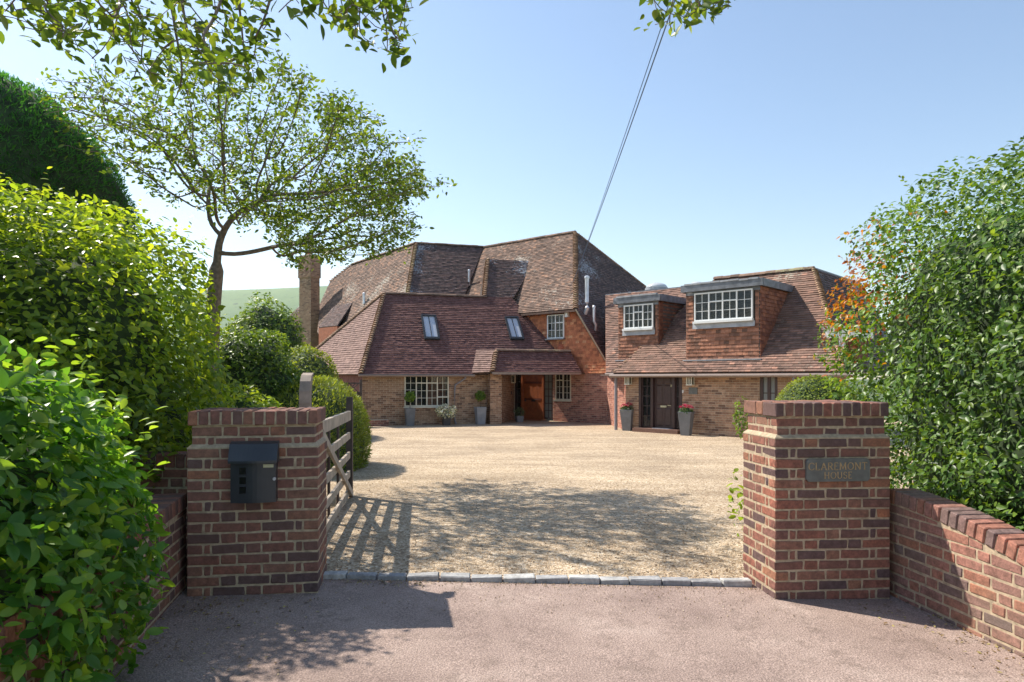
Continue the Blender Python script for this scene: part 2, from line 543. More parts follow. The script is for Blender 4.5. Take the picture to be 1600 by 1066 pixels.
# ---- brick walls of the house: every brick raised from the mortar, joined
def brick_wall(name, fr, s0, s1, z0, z1, mat, parent, openings=(), seed=1, thick=0.22, top=None, mortar='housemortar', bond='S', end_a=None):
    rr = random.Random(seed)
    mb = MB()
    ch = .075
    nrow = int((z1 - z0) / ch)
    for j in range(nrow):
        za = z0 + j * ch; zb = za + .065
        x = s0 - (0.1125 if j % 2 else 0.0)
        k = j % 2
        while x < s1:
            L = .215 if (bond == 'S' or k % 2 == 0) else .1025
            k += 1
            segs = [(max(x, s0), min(x + L, s1))]
            zc = (za + zb) / 2
            for (oa, ob, oz0, oz1) in openings:
                if oz0 < zc < oz1:
                    ns = []
                    for (p, q) in segs:
                        if ob <= p or oa >= q: ns.append((p, q))
                        else:
                            if oa > p: ns.append((p, oa))
                            if ob < q: ns.append((ob, q))
                    segs = ns
            for (p, q) in segs:
                if q - p < .02: continue
                if top and zc > top((p + q) / 2): continue
                o = .006 + rr.uniform(-.002, .003)
                r = rr.random()
                A = [fr.p(p, za, o), fr.p(q, za, o), fr.p(q, zb, o), fr.p(p, zb, o)]
                B = [fr.p(p, za, -.01), fr.p(q, za, -.01), fr.p(q, zb, -.01), fr.p(p, zb, -.01)]
                mb.add(A + B, [(0, 1, 2, 3), (0, 4, 5, 1), (1, 5, 6, 2), (2, 6, 7, 3), (3, 7, 4, 0)], r)
            x += L + .01
    # mortar backing, cut at the openings
    xs = sorted(set([s0, s1] + [v for op in openings for v in op[:2] if s0 < v < s1]))
    zs = sorted(set([z0 - .3, z1] + [v for op in openings for v in op[2:] if z0 < v < z1]))
    bk = MB()
    for i in range(len(xs) - 1):
        for j in range(len(zs) - 1):
            cx, cz = (xs[i] + xs[i + 1]) / 2, (zs[j] + zs[j + 1]) / 2
            if any(a < cx < b and c < cz < d for a, b, c, d in openings): continue
            if top and zs[j + 1] > max(top(xs[i]), top(xs[i + 1])) + .2: continue
            bk.box(fr.p(cx, cz, -thick / 2), (xs[i + 1] - xs[i], thick, zs[j + 1] - zs[j]), fr.t, fr.n)
    w = bk.build(name, M[mortar], parent)
    o = mb.build('brickwork', M[mat], w, attr=True)
    o["kind"] = "stuff"
    return w

def window(fr, s0, s1, z0, z1, cols, parent, mat='white', off=0.0, depth=.07, frame=.042, pane='glass', room=True, sill=True, name='window', bar=.016):
    """casement window: one frame mesh with glazing bars; each pane a sub-part"""
    mb = MB()
    def bx(a, b, c, d, o, th): mb.box(fr.p((a + b) / 2, (c + d) / 2, off + o - th / 2), (b - a, th, d - c), fr.t, fr.n)
    bx(s0, s1, z1 - frame, z1, .012, depth); bx(s0, s1, z0, z0 + frame, .012, depth)
    bx(s0, s0 + frame, z0 + frame, z1 - frame, .012, depth); bx(s1 - frame, s1, z0 + frame, z1 - frame, .012, depth)
    panes = []
    x = s0 + frame; wt = s1 - s0 - 2 * frame
    for ci, (wf, lights) in enumerate(cols):
        x1 = x + wt * wf
        if ci < len(cols) - 1: bx(x1 - frame / 2, x1 + frame / 2, z0 + frame, z1 - frame, .010, depth)
        a = x + (frame / 2 if ci else 0); b = x1 - (frame / 2 if ci < len(cols) - 1 else 0)
        zt = z1 - frame; ht = z1 - z0 - 2 * frame
        for li, (hf, nx, nz) in enumerate(lights):
            zb = zt - ht * hf
            c = zb + (frame / 2 if li < len(lights) - 1 else 0); d = zt - (frame / 2 if li else 0)
            if li < len(lights) - 1: bx(a, b, zb - frame / 2, zb + frame / 2, .007, depth * .9)
            for i in range(1, nx):
                xx = a + (b - a) * i / nx; bx(xx - bar / 2, xx + bar / 2, c, d, -.012, .024)
            for k in range(1, nz):
                zz = c + (d - c) * k / nz; bx(a, b, zz - bar / 2, zz + bar / 2, -.014, .02)
            for i in range(nx):
                for k in range(nz):
                    panes.append((a + (b - a) * i / nx, a + (b - a) * (i + 1) / nx, c + (d - c) * k / nz, c + (d - c) * (k + 1) / nz))
            zt = zb
        x = x1
    w = mb.build(name, M[mat], parent)
    for (a, b, c, d) in panes:
        pm = MB()
        tl = random.uniform(-.004, .004); tv = random.uniform(-.004, .004)
        pts = [fr.p(a, c, off - .026 + tl), fr.p(b, c, off - .026 - tl), fr.p(b, d, off - .026 - tl + tv), fr.p(a, d, off - .026 + tl + tv)]
        pm.prism(pts, fr.n * .006)
        pm.build('pane', M[pane], w)
    if sill:
        sm = MB().box(fr.p((s0 + s1) / 2, z0 - .03, off + .03), (s1 - s0 + .08, .16, .05), fr.t, fr.n)
        sm.build('sill', M['lead'] if mat == 'white' else M[mat], w)
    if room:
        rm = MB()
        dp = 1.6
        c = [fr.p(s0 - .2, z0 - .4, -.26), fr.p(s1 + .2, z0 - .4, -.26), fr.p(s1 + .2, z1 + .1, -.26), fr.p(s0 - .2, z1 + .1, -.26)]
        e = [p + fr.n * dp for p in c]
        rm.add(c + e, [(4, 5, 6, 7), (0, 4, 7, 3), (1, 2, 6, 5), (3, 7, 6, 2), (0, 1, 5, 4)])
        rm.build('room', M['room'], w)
    return w

# ---- leaves
def rot_basis(nrm, axis):
    nrm = nrm / (np.linalg.norm(nrm, axis=1, keepdims=True) + 1e-9)
    axis = axis - nrm * (axis * nrm).sum(1, keepdims=True)
    axis = axis / (np.linalg.norm(axis, axis=1, keepdims=True) + 1e-9)
    side = np.cross(axis, nrm)
    return side, axis, nrm

LEAF_V = np.array([[0, 0, 0], [0, .30, -.02], [0, .58, -.03], [0, .82, -.06], [0, 1, -.11],
                   [-.17, .14, .03], [-.25, .38, .05], [-.22, .64, .03], [-.11, .85, -.03],
                   [.17, .14, .03], [.25, .38, .05], [.22, .64, .03], [.11, .85, -.03]])
LEAF_F = [[0, 1, 5], [1, 6, 5], [1, 2, 6], [2, 7, 6], [2, 3, 7], [3, 8, 7], [3, 4, 8],
          [0, 9, 1], [1, 9, 10], [1, 10, 2], [2, 10, 11], [2, 11, 3], [3, 11, 12], [3, 12, 4]]
DIA_V = np.array([[0, 0, 0], [-.27, .5, .05], [0, 1, -.05], [.27, .5, .05]])
DIA_F = [[0, 2, 1], [0, 3, 2]]
NEEDLE_V = np.array([[-.11, 0, 0], [.11, 0, 0], [.09, .6, .04], [0, 1, -.02], [-.09, .6, .04]])
NEEDLE_F = [[0, 1, 2], [0, 2, 4], [4, 2, 3]]

def leaf_mesh(name, P, side, axis, nrm, size, rnd, mat, shape='leaf', org=(0, 0, 0)):
    LV, LF = {'leaf': (LEAF_V, LEAF_F), 'dia': (DIA_V, DIA_F), 'needle': (NEEDLE_V, NEEDLE_F)}[shape]
    n, k = len(P), len(LV)
    S = size[:, None, None]
    v = P[:, None, :] + S * (LV[None, :, 0:1] * side[:, None, :] + LV[None, :, 1:2] * axis[:, None, :] + LV[None, :, 2:3] * nrm[:, None, :])
    v = (v.reshape(-1, 3) - np.array(org)).astype(np.float32)
    f = (np.array(LF)[None] + (np.arange(n) * k)[:, None, None]).reshape(-1).astype(np.int32)
    me = bpy.data.meshes.new(name)
    nf = len(f) // 3
    me.vertices.add(len(v)); me.vertices.foreach_set("co", v.ravel())
    me.loops.add(len(f)); me.loops.foreach_set("vertex_index", f)
    me.polygons.add(nf)
    me.polygons.foreach_set("loop_start", np.arange(0, 3 * nf, 3, dtype=np.int32))
    me.polygons.foreach_set("loop_total", np.full(nf, 3, dtype=np.int32))
    a = me.attributes.new("rnd", 'FLOAT', 'POINT')
    a.data.foreach_set("value", np.repeat(rnd, k).astype(np.float32))
    me.materials.append(mat)
    me.update(calc_edges=True)
    me.validate()
    return me

def wav(p, f, seed):
    g = np.random.default_rng(seed)
    out = 0
    for k in range(5):
        w = g.normal(size=3) * f * (1 + .5 * k)
        out = out + np.sin(p @ w + g.uniform(0, 6.28)) / (1 + .45 * k)
    return out / 2.2

_single = {}
def leaf_single_mesh(mat, shape='leaf'):
    key = (mat.name, shape)
    if key not in _single:
        one = np.array([[0., 0, 0]])
        _single[key] = leaf_mesh('leaf', one, np.array([[1., 0, 0]]), np.array([[0., 1, 0]]), np.array([[0., 0, 1]]), np.array([1.]), np.array([.5]), mat, shape)
    return _single[key]

def place_leaf_objects(parent, idx, P, side, axis, nrm, size, mat, name='leaf'):
    me = leaf_single_mesh(mat)
    base = WL[parent]
    for i in idx:
        s = float(size[i])
        o = bpy.data.objects.new(name, me)
        m = Matrix(((side[i, 0] * s, axis[i, 0] * s, nrm[i, 0] * s, P[i, 0] - base.x),
                    (side[i, 1] * s, axis[i, 1] * s, nrm[i, 1] * s, P[i, 1] - base.y),
                    (side[i, 2] * s, axis[i, 2] * s, nrm[i, 2] * s, P[i, 2] - base.z), (0, 0, 0, 1)))
        o.parent = parent
        o.matrix_local = m
        col.objects.link(o)

def in_frame(P):
    u = 800 + F * P[:, 0] / np.maximum(P[:, 1], .05); v = YH - F * (P[:, 2] - EYE) / np.maximum(P[:, 1], .05)
    return (P[:, 1] > .2) & (u > 0) & (u < 1600) & (v > 0) & (v < 1066)

def split_leaves(parent, P, side, axis, nrm, size, rnd, mat, mat_obj, singles, shape, name='foliage', score=None):
    keep = np.ones(len(P), bool)
    if singles:
        d = np.linalg.norm(P - np.array([0, 0, EYE]), axis=1)
        sc = d / size if score is None else score
        sc = np.where(in_frame(P), sc, 1e9)
        idx = np.argsort(sc)[:singles]
        place_leaf_objects(parent, idx, P, side, axis, nrm, size, mat_obj)
        keep[idx] = False
    o = link(name, leaf_mesh(name, P[keep], side[keep], axis[keep], nrm[keep], size[keep], rnd[keep], mat, shape, WL[parent]), parent, WL[parent])
    o["kind"] = "stuff"
    return o

def bush(name, label, cat, c, r, n, leaf, mat, mat_obj=None, p=2.3, lump=.08, lf=2.2, seed=1, group=None, singles=0, shape='leaf', shell=.2,
         zmin=0.0, up=.5, droop=-.2, core=.84, tips=0, recolor=None):
    g = np.random.default_rng(seed)
    c = np.array(c, float); r = np.array(r, float)
    t = thing(name, (c[0], c[1], zmin), label, cat, group)
    d = g.normal(size=(int(n * 1.6), 3)); d /= np.linalg.norm(d, axis=1, keepdims=True)
    rad = (np.abs(d[:, 0] / r[0]) ** p + np.abs(d[:, 1] / r[1]) ** p + np.abs(d[:, 2] / r[2]) ** p) ** (-1 / p)
    # even density over the surface
    w = rad ** 2; keep = g.random(len(d)) < np.clip(w / np.quantile(w, .9), .15, 1)
    d, rad = d[keep][:n], rad[keep][:n]
    lum = 1 + lump * wav(d * r.mean(), lf, seed) + lump * .5 * wav(d * r.mean(), lf * 2.7, seed + 1)
    q = 1 - shell * g.random(len(d)) ** 1.8
    P = c + d * (rad * lum * q)[:, None]
    ok = P[:, 2] > zmin + .02
    P, d, q = P[ok], d[ok], q[ok]
    m = len(P)
    grad = np.sign(d) * np.abs(d / r) ** (p - 1); grad /= np.linalg.norm(grad, axis=1, keepdims=True)
    if shape == 'needle':
        axis = grad * .7 + np.array([0, 0, .5]) + g.normal(size=(m, 3)) * .45
        nrm = g.normal(size=(m, 3)) * .6 + grad * .3 + np.array([0, 0, .2])
    else:
        nrm = grad * .65 + np.array([0, 0, up]) + g.normal(size=(m, 3)) * .5
        axis = g.normal(size=(m, 3)) + grad * .5 + np.array([0, 0, droop])
    size = leaf * g.uniform(.6, 1.25, m)
    rnd = np.clip(g.normal(.45, .22, m) + .25 * (q - .9) / .1 * .3, 0, 1)
    side, axis, nrm = rot_basis(nrm, axis)
    if tips:                                         # young shoots standing out of the outline
        k = g.choice(np.where(q > .97)[0], tips)
        for i in k:
            base, dirn = P[i], grad[i] * .6 + np.array([0, 0, .9]) + g.normal(size=3) * .25
            dirn /= np.linalg.norm(dirn)
            nn = g.integers(5, 9)
            ln = leaf * g.uniform(1.5, 3.2)
            st = np.linspace(0, 1, nn)[:, None]
            Pn = base + dirn * st * ln
            an = dirn * .5 + g.normal(size=(nn, 3)) * .8
            s2, a2, n2 = rot_basis(g.normal(size=(nn, 3)) * .5 + np.array([0, 0, 1]), an)
            P = np.vstack([P, Pn]); side = np.vstack([side, s2]); axis = np.vstack([axis, a2]); nrm = np.vstack([nrm, n2])
            size = np.concatenate([size, leaf * g.uniform(.5, .95, nn)]); rnd = np.concatenate([rnd, g.uniform(.7, 1, nn)])
    if recolor is not None:
        sel, m2 = recolor(P, g)
        o = link('copper_foliage', leaf_mesh('copper_foliage', P[sel], side[sel], axis[sel], nrm[sel], size[sel], rnd[sel], m2, shape, WL[t]), t, WL[t])
        o["kind"] = "stuff"; o["label"] = "orange and copper coloured leaves"
        P, side, axis, nrm, size, rnd = P[~sel], side[~sel], axis[~sel], nrm[~sel], size[~sel], rnd[~sel]
    split_leaves(t, P, side, axis, nrm, size, rnd, mat, mat_obj, singles, shape)
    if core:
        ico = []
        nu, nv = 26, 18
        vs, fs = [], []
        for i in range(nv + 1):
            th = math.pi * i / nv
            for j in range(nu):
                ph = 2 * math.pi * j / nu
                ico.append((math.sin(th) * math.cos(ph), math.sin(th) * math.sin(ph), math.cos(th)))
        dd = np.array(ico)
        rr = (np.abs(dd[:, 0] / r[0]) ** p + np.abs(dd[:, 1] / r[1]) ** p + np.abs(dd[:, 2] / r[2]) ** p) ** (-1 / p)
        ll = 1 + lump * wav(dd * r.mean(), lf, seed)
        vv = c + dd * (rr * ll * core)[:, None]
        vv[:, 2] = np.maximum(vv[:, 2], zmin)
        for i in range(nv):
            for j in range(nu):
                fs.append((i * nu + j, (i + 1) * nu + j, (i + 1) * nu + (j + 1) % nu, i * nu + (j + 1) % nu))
        MB().add([tuple(v) for v in vv], fs).build('branches', M['core'], t, smooth=True)  # solid dark core added inside the leaves to block light
    return t

# ---- branching trees (space colonisation)
def grow(att, trunk, step=.12, di=1.2, dk=.22, iters=160, seed=1, grav=0.0):
    g = np.random.default_rng(seed)
    nodes = [np.array(trunk[0], float)]; par = [-1]
    for p in trunk[1:]:
        p = np.array(p, float); a = nodes[-1]; L = np.linalg.norm(p - a); k = max(1, int(L / step))
        for i in range(k):
            nodes.append(a + (p - a) * (i + 1) / k); par.append(len(nodes) - 2)
    att = np.array(att)
    N = np.array(nodes)
    near = np.full(len(att), 1e9); who = np.zeros(len(att), int)
    def upd(start):
        nonlocal near, who
        for i in range(start, len(N)):
            d = np.linalg.norm(att - N[i], axis=1)
            m = d < near
            near[m] = d[m]; who[m] = i
    upd(0)
    for it in range(iters):
        act = near < di
        if not act.any(): 
            di *= 1.3
            if di > 6: break
            continue
        src = np.unique(who[act])
        new, np_ = [], []
        for s in src:
            sel = act & (who == s)
            v = att[sel] - N[s]
            v = (v / np.linalg.norm(v, axis=1, keepdims=True)).sum(0) + g.normal(size=3) * .25 + np.array([0, 0, grav])
            L = np.linalg.norm(v)
            if L < 1e-6: continue
            new.append(N[s] + v / L * step); np_.append(s)
        if not new: break
        st = len(N)
        N = np.vstack([N, np.array(new)]); par += np_
        upd(st)
        alive = near > dk
        att, near, who = att[alive], near[alive], who[alive]
        if len(att) == 0: break
    return N, np.array(par)

def limbs(N, par, r_tip, expo, r_max):
    n = len(N)
    rad = np.zeros(n); kids = np.zeros(n, int)
    acc = np.zeros(n)
    for i in range(1, n): kids[par[i]] += 1
    for i in range(n - 1, -1, -1):
        rad[i] = r_tip if kids[i] == 0 else acc[i] ** (1 / expo)
        if par[i] >= 0: acc[par[i]] += rad[i] ** expo
    rad = np.minimum(rad, r_max)
    return rad, kids

def limb_mesh(N, par, rad, mat, name, parent):
    mb = MB()
    kids = [[] for _ in N]
    for i in range(1, len(N)): kids[par[i]].append(i)
    stack = [(0, [0])]
    while stack:
        i, chain = stack.pop()
        while kids[i]:
            ks = sorted(kids[i], key=lambda k: -rad[k])
            for k in ks[1:]: stack.append((k, [i, k]))
            i = ks[0]; chain.append(i)
        pts = [Vector(N[k]) for k in chain]
        if len(pts) < 2: continue
        rr = [float(rad[k]) for k in chain]
        if chain[0] != 0: rr[0] = min(rr[0], rr[1] * 1.3)
        if len(pts) > 4:
            for _ in range(2):
                pts = [pts[0]] + [pts[k] * .5 + (pts[k - 1] + pts[k + 1]) * .25 for k in range(1, len(pts) - 1)] + [pts[-1]]
        m = max(rr)
        mb.tube(pts, rr, 10 if m > .05 else (6 if m > .012 else 3), cap=False)
    return mb.build(name, mat, parent, smooth=True)

def twig_leaves(N, par, rad, kids, r_lim, per, leaf, spread, seed, up=.8):
    g = np.random.default_rng(seed)
    idx = np.where((rad < r_lim) & (np.arange(len(N)) > 3))[0]
    ids = np.repeat(idx, per)
    ids = ids[g.random(len(ids)) < .9]
    m = len(ids)
    d = N[ids] - N[par[ids]]
    d /= np.linalg.norm(d, axis=1, keepdims=True) + 1e-9
    P = N[ids] + g.normal(size=(m, 3)) * spread - d * g.random((m, 1)) * .08
    nrm = g.normal(size=(m, 3)) * .55 + np.array([0, 0, up])
    axis = d * .7 + g.normal(size=(m, 3)) * .7
    side, axis, nrm = rot_basis(nrm, axis)
    return P, side, axis, nrm, leaf * g.uniform(.6, 1.25, m), np.clip(g.normal(.5, .25, m), 0, 1)

# ------------------------------------------------------------------ ground
def zt(x): return .03 - .0235 * x
def zg(x, y):
    k = min(1, max(0, (y - 6) / 13)); k = k * k * (3 - 2 * k)
    return zt(max(-4, min(4, x))) * (1 - k) - .16 * k

def ground_mats():
    # tarmac
    m, n, l, b = new_mat('pink_brown_tarmac')
    p = pos(n)
    n1 = noise(n, l, 1.3, 5, .6, p); n2 = noise(n, l, 95, 3, .7, p); n3 = noise(n, l, 6, 6, .7, p)
    v = n.new("ShaderNodeTexVoronoi"); v.inputs["Scale"].default_value = 95; l.new(p, v.inputs["Vector"])
    r1 = ramp(n, [(.3, (.235, .172, .148)), (.55, (.32, .24, .205)), (.75, (.40, .312, .268))]); l.new(n1.outputs[0], r1.inputs[0])
    r2 = ramp(n, [(.25, (.45,) * 3), (.5, (1,) * 3), (.72, (1.75,) * 3)]); l.new(n2.outputs[0], r2.inputs[0])
    c = mix(n, l, r1.outputs[0], r2.outputs[0], 1, 'MULTIPLY')
    r3 = ramp(n, [(.52, (0, 0, 0)), (.7, (1, 1, 1))]); l.new(n3.outputs[0], r3.inputs[0])
    mm = n.new("ShaderNodeMath"); mm.operation = 'MULTIPLY'; mm.inputs[1].default_value = .45; l.new(r3.outputs[0], mm.inputs[0])
    c = mix(n, l, c, (.12, .09, .07), mm.outputs[0])
    l.new(c, b.inputs["Base Color"]); b.inputs["Roughness"].default_value = .9
    b.inputs["Specular IOR Level"].default_value = .2
    bump(n, l, v.outputs["Distance"], b, .55, .006)
    M['tarmac'] = m
    # gravel
    m, n, l, b = new_mat('golden_gravel')
    p = pos(n)
    v = n.new("ShaderNodeTexVoronoi"); v.inputs["Scale"].default_value = 55; l.new(p, v.inputs["Vector"])
    sp = n.new("ShaderNodeSeparateColor"); l.new(v.outputs["Color"], sp.inputs[0])
    r1 = ramp(n, [(0, (.20, .145, .095)), (.3, (.40, .30, .20)), (.7, (.54, .43, .305)), (1, (.70, .61, .49))]); l.new(sp.outputs[0], r1.inputs[0])
    n1 = noise(n, l, .5, 5, .6, p); r2 = ramp(n, [(.3, (.8, .78, .76)), (.7, (1.18, 1.16, 1.12))]); l.new(n1.outputs[0], r2.inputs[0])
    mp = n.new("ShaderNodeMapping"); mp.inputs["Scale"].default_value = (.35, 1.6, 1); l.new(p, mp.inputs[0])
    n4 = noise(n, l, 1.1, 5, .65, mp.outputs[0]); r4 = ramp(n, [(.35, (.82, .8, .78)), (.65, (1.12,) * 3)]); l.new(n4.outputs[0], r4.inputs[0])
    c = mix(n, l, r1.outputs[0], r2.outputs[0], 1, 'MULTIPLY'); c = mix(n, l, c, r4.outputs[0], 1, 'MULTIPLY')
    l.new(c, b.inputs["Base Color"]); b.inputs["Roughness"].default_value = .9; b.inputs["Specular IOR Level"].default_value = .2
    bump(n, l, v.outputs["Distance"], b, .9, .012)
    M['gravel'] = m
    M['stones'] = piece_mat('loose_stones', [(0, (.15, .10, .06)), (.4, (.36, .25, .15)), (.8, (.5, .38, .24)), (1, (.62, .52, .4))], mottle=.2)
    m, n, l, b = new_mat('meadow')
    n1 = noise(n, l, .05, 6, .65, pos(n))
    r1 = ramp(n, [(.3, (.045, .075, .022)), (.7, (.09, .12, .04))]); l.new(n1.outputs[0], r1.inputs[0])
    l.new(r1.outputs[0], b.inputs["Base Color"]); b.inputs["Roughness"].default_value = .95
    M['meadow'] = m
    m, n, l, b = new_mat('downland_turf')
    p = pos(n)
    n1 = noise(n, l, .006, 8, .7, p); n2 = noise(n, l, .035, 6, .75, p)
    r1 = ramp(n, [(.35, (.085, .16, .045)), (.7, (.17, .25, .08))]); l.new(n1.outputs[0], r1.inputs[0])
    r2 = ramp(n, [(.58, (0, 0, 0)), (.66, (1, 1, 1))]); l.new(n2.outputs[0], r2.inputs[0])
    c = mix(n, l, r1.outputs[0], (.045, .075, .03), r2.outputs[0])
    l.new(c, b.inputs["Base Color"]); b.inputs["Roughness"].default_value = .95
    M['down'] = m
ground_mats()

def sheet(name, x0, x1, y0, y1, nx, ny, f, mat):
    vs, fs = [], []
    for j in range(ny + 1):
        for i in range(nx + 1):
            x = x0 + (x1 - x0) * i / nx; y = y0 + (y1 - y0) * j / ny
            vs.append((x, y, f(x, y)))
    for j in range(ny):
        for i in range(nx):
            a = j * (nx + 1) + i
            fs.append((a, a + 1, a + nx + 2, a + nx + 1))
    return tag(MB().add(vs, fs).build(name, mat, org=V(0, 0, 0)), kind='structure')
sheet('ground', -2700, 2700, -300, 2600, 8, 8, lambda x, y: -.45, M['meadow'])
sheet('tarmac_apron', -9, 9, -8, 5.42, 20, 20, lambda x, y: zt(x), M['tarmac'])
sheet('gravel_drive', -12, 16, 5.38, 36, 56, 60, lambda x, y: zg(x, y) + .004, M['gravel'])
def hillf(x, y):
    k = math.exp(-((y - 1750) / 420) ** 2)
    k *= 1 / (1 + math.exp((x + 60) / 110))
    return -1 + k * (258 + 22 * math.sin(x / 310 + 1) + 9 * math.sin(x / 97) - 14 * math.exp(-((x + 500) / 150) ** 2))
tag(sheet('downland_hill', -2600, 2600, 800, 2500, 90, 60, hillf, M['down']), kind='structure')

# loose stones on the gravel near the gateway
def scatter_stones():
    g = np.random.default_rng(3)
    mb = MB()
    for i in range(5600):
        y = 5.45 + 5.5 * g.random() ** 1.6
        x = g.uniform(-1.7, 2.0) * (y / 5.4)
        s = g.uniform(.004, .012)
        if i % 6 == 0: y = 5.24 - .7 * g.random() ** 4; x = g.uniform(-1.45, 1.95); s *= .6; z = (zt(x) if y < 5.4 else zg(x, y)) + .004
        a = g.uniform(0, 6.28); ca, sa = math.cos(a) * s, math.sin(a) * s
        vs = [(x + ca, y + sa, z), (x - sa * .8, y + ca * .8, z), (x - ca, y - sa, z), (x + sa * .8, y - ca * .8, z),
              (x + ca * .3, y + sa * .3, z + s * .8), (x - ca * .4, y - sa * .4, z + s * .7)]
        mb.add(vs, [(0, 1, 4), (1, 5, 4), (1, 2, 5), (2, 3, 5), (3, 4, 5), (3, 0, 4)], g.random())
    tag(mb.build('loose_gravel', M['stones'], attr=True), kind='stuff', label='loose gravel stones strewn over the drive entrance')
scatter_stones()

# ------------------------------------------------------------------ the house
GZ = -.16
H_LABEL = 'large brick and tile house with steep hipped roofs and two wings'
house = thing('house', (0, 27, GZ), H_LABEL, 'house')
LW = Frame(-17, 26.0)                      # left wing front wall
LR = Roof(-17, 25.7, 1.81, 1.15)           # left wing roof
CW = Frame(40, 22.9)                       # entrance gable wall
CR = Roof(40, 22.6, 4.40, 1.149)           # tall lit roof above it
RW = Frame(43, 19.69)                      # right wing front wall
RA = Roof(43, 19.34, 1.80, 1.0)           # right wing roof
RB = Roof(43, 19.84, 1.85, 1.0)           # setback part with the small dormer

# --- left wing: roof
lrA, lrB = LR.px(600, 458), LR.px(563, 585)
sA = (lrA - LR.P0).dot(LR.t); LA = 2.93
def CWx(L):                                 # where the left wing roof meets the gable wall
    p = LR.n * (LR.c + L); return (CW.c - CW.n.dot(p)) / CW.n.dot(LR.t)
ridgeL = (LR.px(600, 458) - LR.P0).dot(LR.n)
sT0 = LR.s(762); 
p_r = LR.px(757, 466); s_r = (p_r - LR.P0).dot(LR.t)
main = [lrB, LR.at(CWx(0), 0), LR.at(CWx(ridgeL), ridgeL), lrA]
rf = tile_area('roof', main, M['tile_plum'], house, seed=2)
hip(rf, lrB, lrA, V(-.6, -.5, .6))
ridge(rf, lrA, LR.at(s_r + .1, ridgeL))
# upper extension
eA, eT = LR.px(762, 405), LR.px(827, 409)
Lx = (eA - LR.P0).dot(LR.n)
ext = [LR.at(s_r, ridgeL), LR.at(CWx(ridgeL) + .1, ridgeL), LR.at((eT - LR.P0).dot(LR.t) + .25, Lx), eA]
rx = tile_area('roof', ext, M['tile_dark'], house, seed=3)
hip(rx, LR.at(s_r, ridgeL) , eA, V(-.6, -.5, .6))
eTt = LR.at((eT - LR.P0).dot(LR.t) + .25, Lx)
bkv = V(.1, 3.2, -.4)
MB().add([eA, eTt, eTt + bkv, eA + bkv], [(0, 1, 2, 3)]).build('roof_back', M['underlay'], rx)
tile_area('roof', [LR.at(s_r, ridgeL), eA, eA + V(-.25, 2.2, .0), LR.at(s_r, ridgeL) + V(-.35, 2.2, 0)], M['tile_old'], house, seed=31, outward=V(-1, -.3, .5))
# lit hip end, parallel to the far range
gdir = V(-.605, .797, 0); gn = V(.797, .605, 0)
dl = lrA - lrB
pitchn = gdir.cross(dl).normalized()
le = [lrB, lrA, ray_plane(487, 552, lrB, pitchn), ray_plane(499, 585, lrB, pitchn)]
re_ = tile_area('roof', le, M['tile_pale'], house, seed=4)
hip(re_, le[2], lrA, V(-.5, .2, .8))
# --- left wing: walls
def opening(fr, x0, y0, x1, y1, off=0.0):
    xm = (x0 + x1) / 2
    return fr.s(x0, off), fr.s(x1, off), fr.z(xm, y1, off), fr.z(xm, y0, off)
wl_s0, wl_s1 = LW.s(566), LW.s(784)
o1 = opening(LW, 632, 586.5, 701, 635)
brick_wall('wall', LW, wl_s0, wl_s1, GZ, 1.86, 'housebrick', house, [o1], seed=5)
c1 = [(.72, 2, 3), (.28, 2, 1)]; c2 = [(.23, 2, 1), (.77, 2, 3)]
w1 = window(LW, *o1, [(.25, c1), (.25, c2), (.25, c2), (.25, c1)], house, 'cream', off=.02)
cu = MB()
for k in range(9):
    a = o1[0] + (o1[1] - o1[0]) * (.52 + .05 * k)
    cu.tube([LW.p(a, o1[2] + .02, -.16 + .03 * (k % 2)), LW.p(a, o1[3], -.16 + .03 * (k % 2))], .05, 6)
cu.build('curtain', M['curtain'], w1)
# end wall below the lit hip
ew = MB()
b0 = LW.p(wl_s0, 0, -.02); b1 = b0 + gdir * 3.3
ew.prism([V(b0.x, b0.y, GZ - .3), V(b1.x, b1.y, GZ - .3), V(b1.x, b1.y, 1.8), V(b0.x, b0.y, 1.8)], gn * .2)
ew.build('wall', M['housebrickred'], house)
# gutter and downpipe of the left wing
gm = MB()
gm.tube([LR.at(LR.s(560), -.03) - V(0, 0, .05), LR.at(LR.s(742), -.03) - V(0, 0, .05)], .05, 8)
gm.build('gutter', M['gutter'], house)
so = MB().prism([LR.at(LR.s(562), .02) - V(0, 0, .06), LR.at(LR.s(800), .02) - V(0, 0, .06), LW.p(wl_s1, 1.80), LW.p(wl_s0, 1.80)], V(0, 0, .03))
so.build('soffit', M['gutter'], house)
dp = MB().tube([LW.p(LW.s(726), 1.76, .28), LW.p(LW.s(725), 1.62, .24), LW.p(LW.s(711), 1.36, .07), LW.p(LW.s(710), 1.2, .07), LW.p(LW.s(710), .0, .07), LW.p(LW.s(712), GZ, .09)], .036, 8)
dp.build('downpipe', M['pipe'], house)
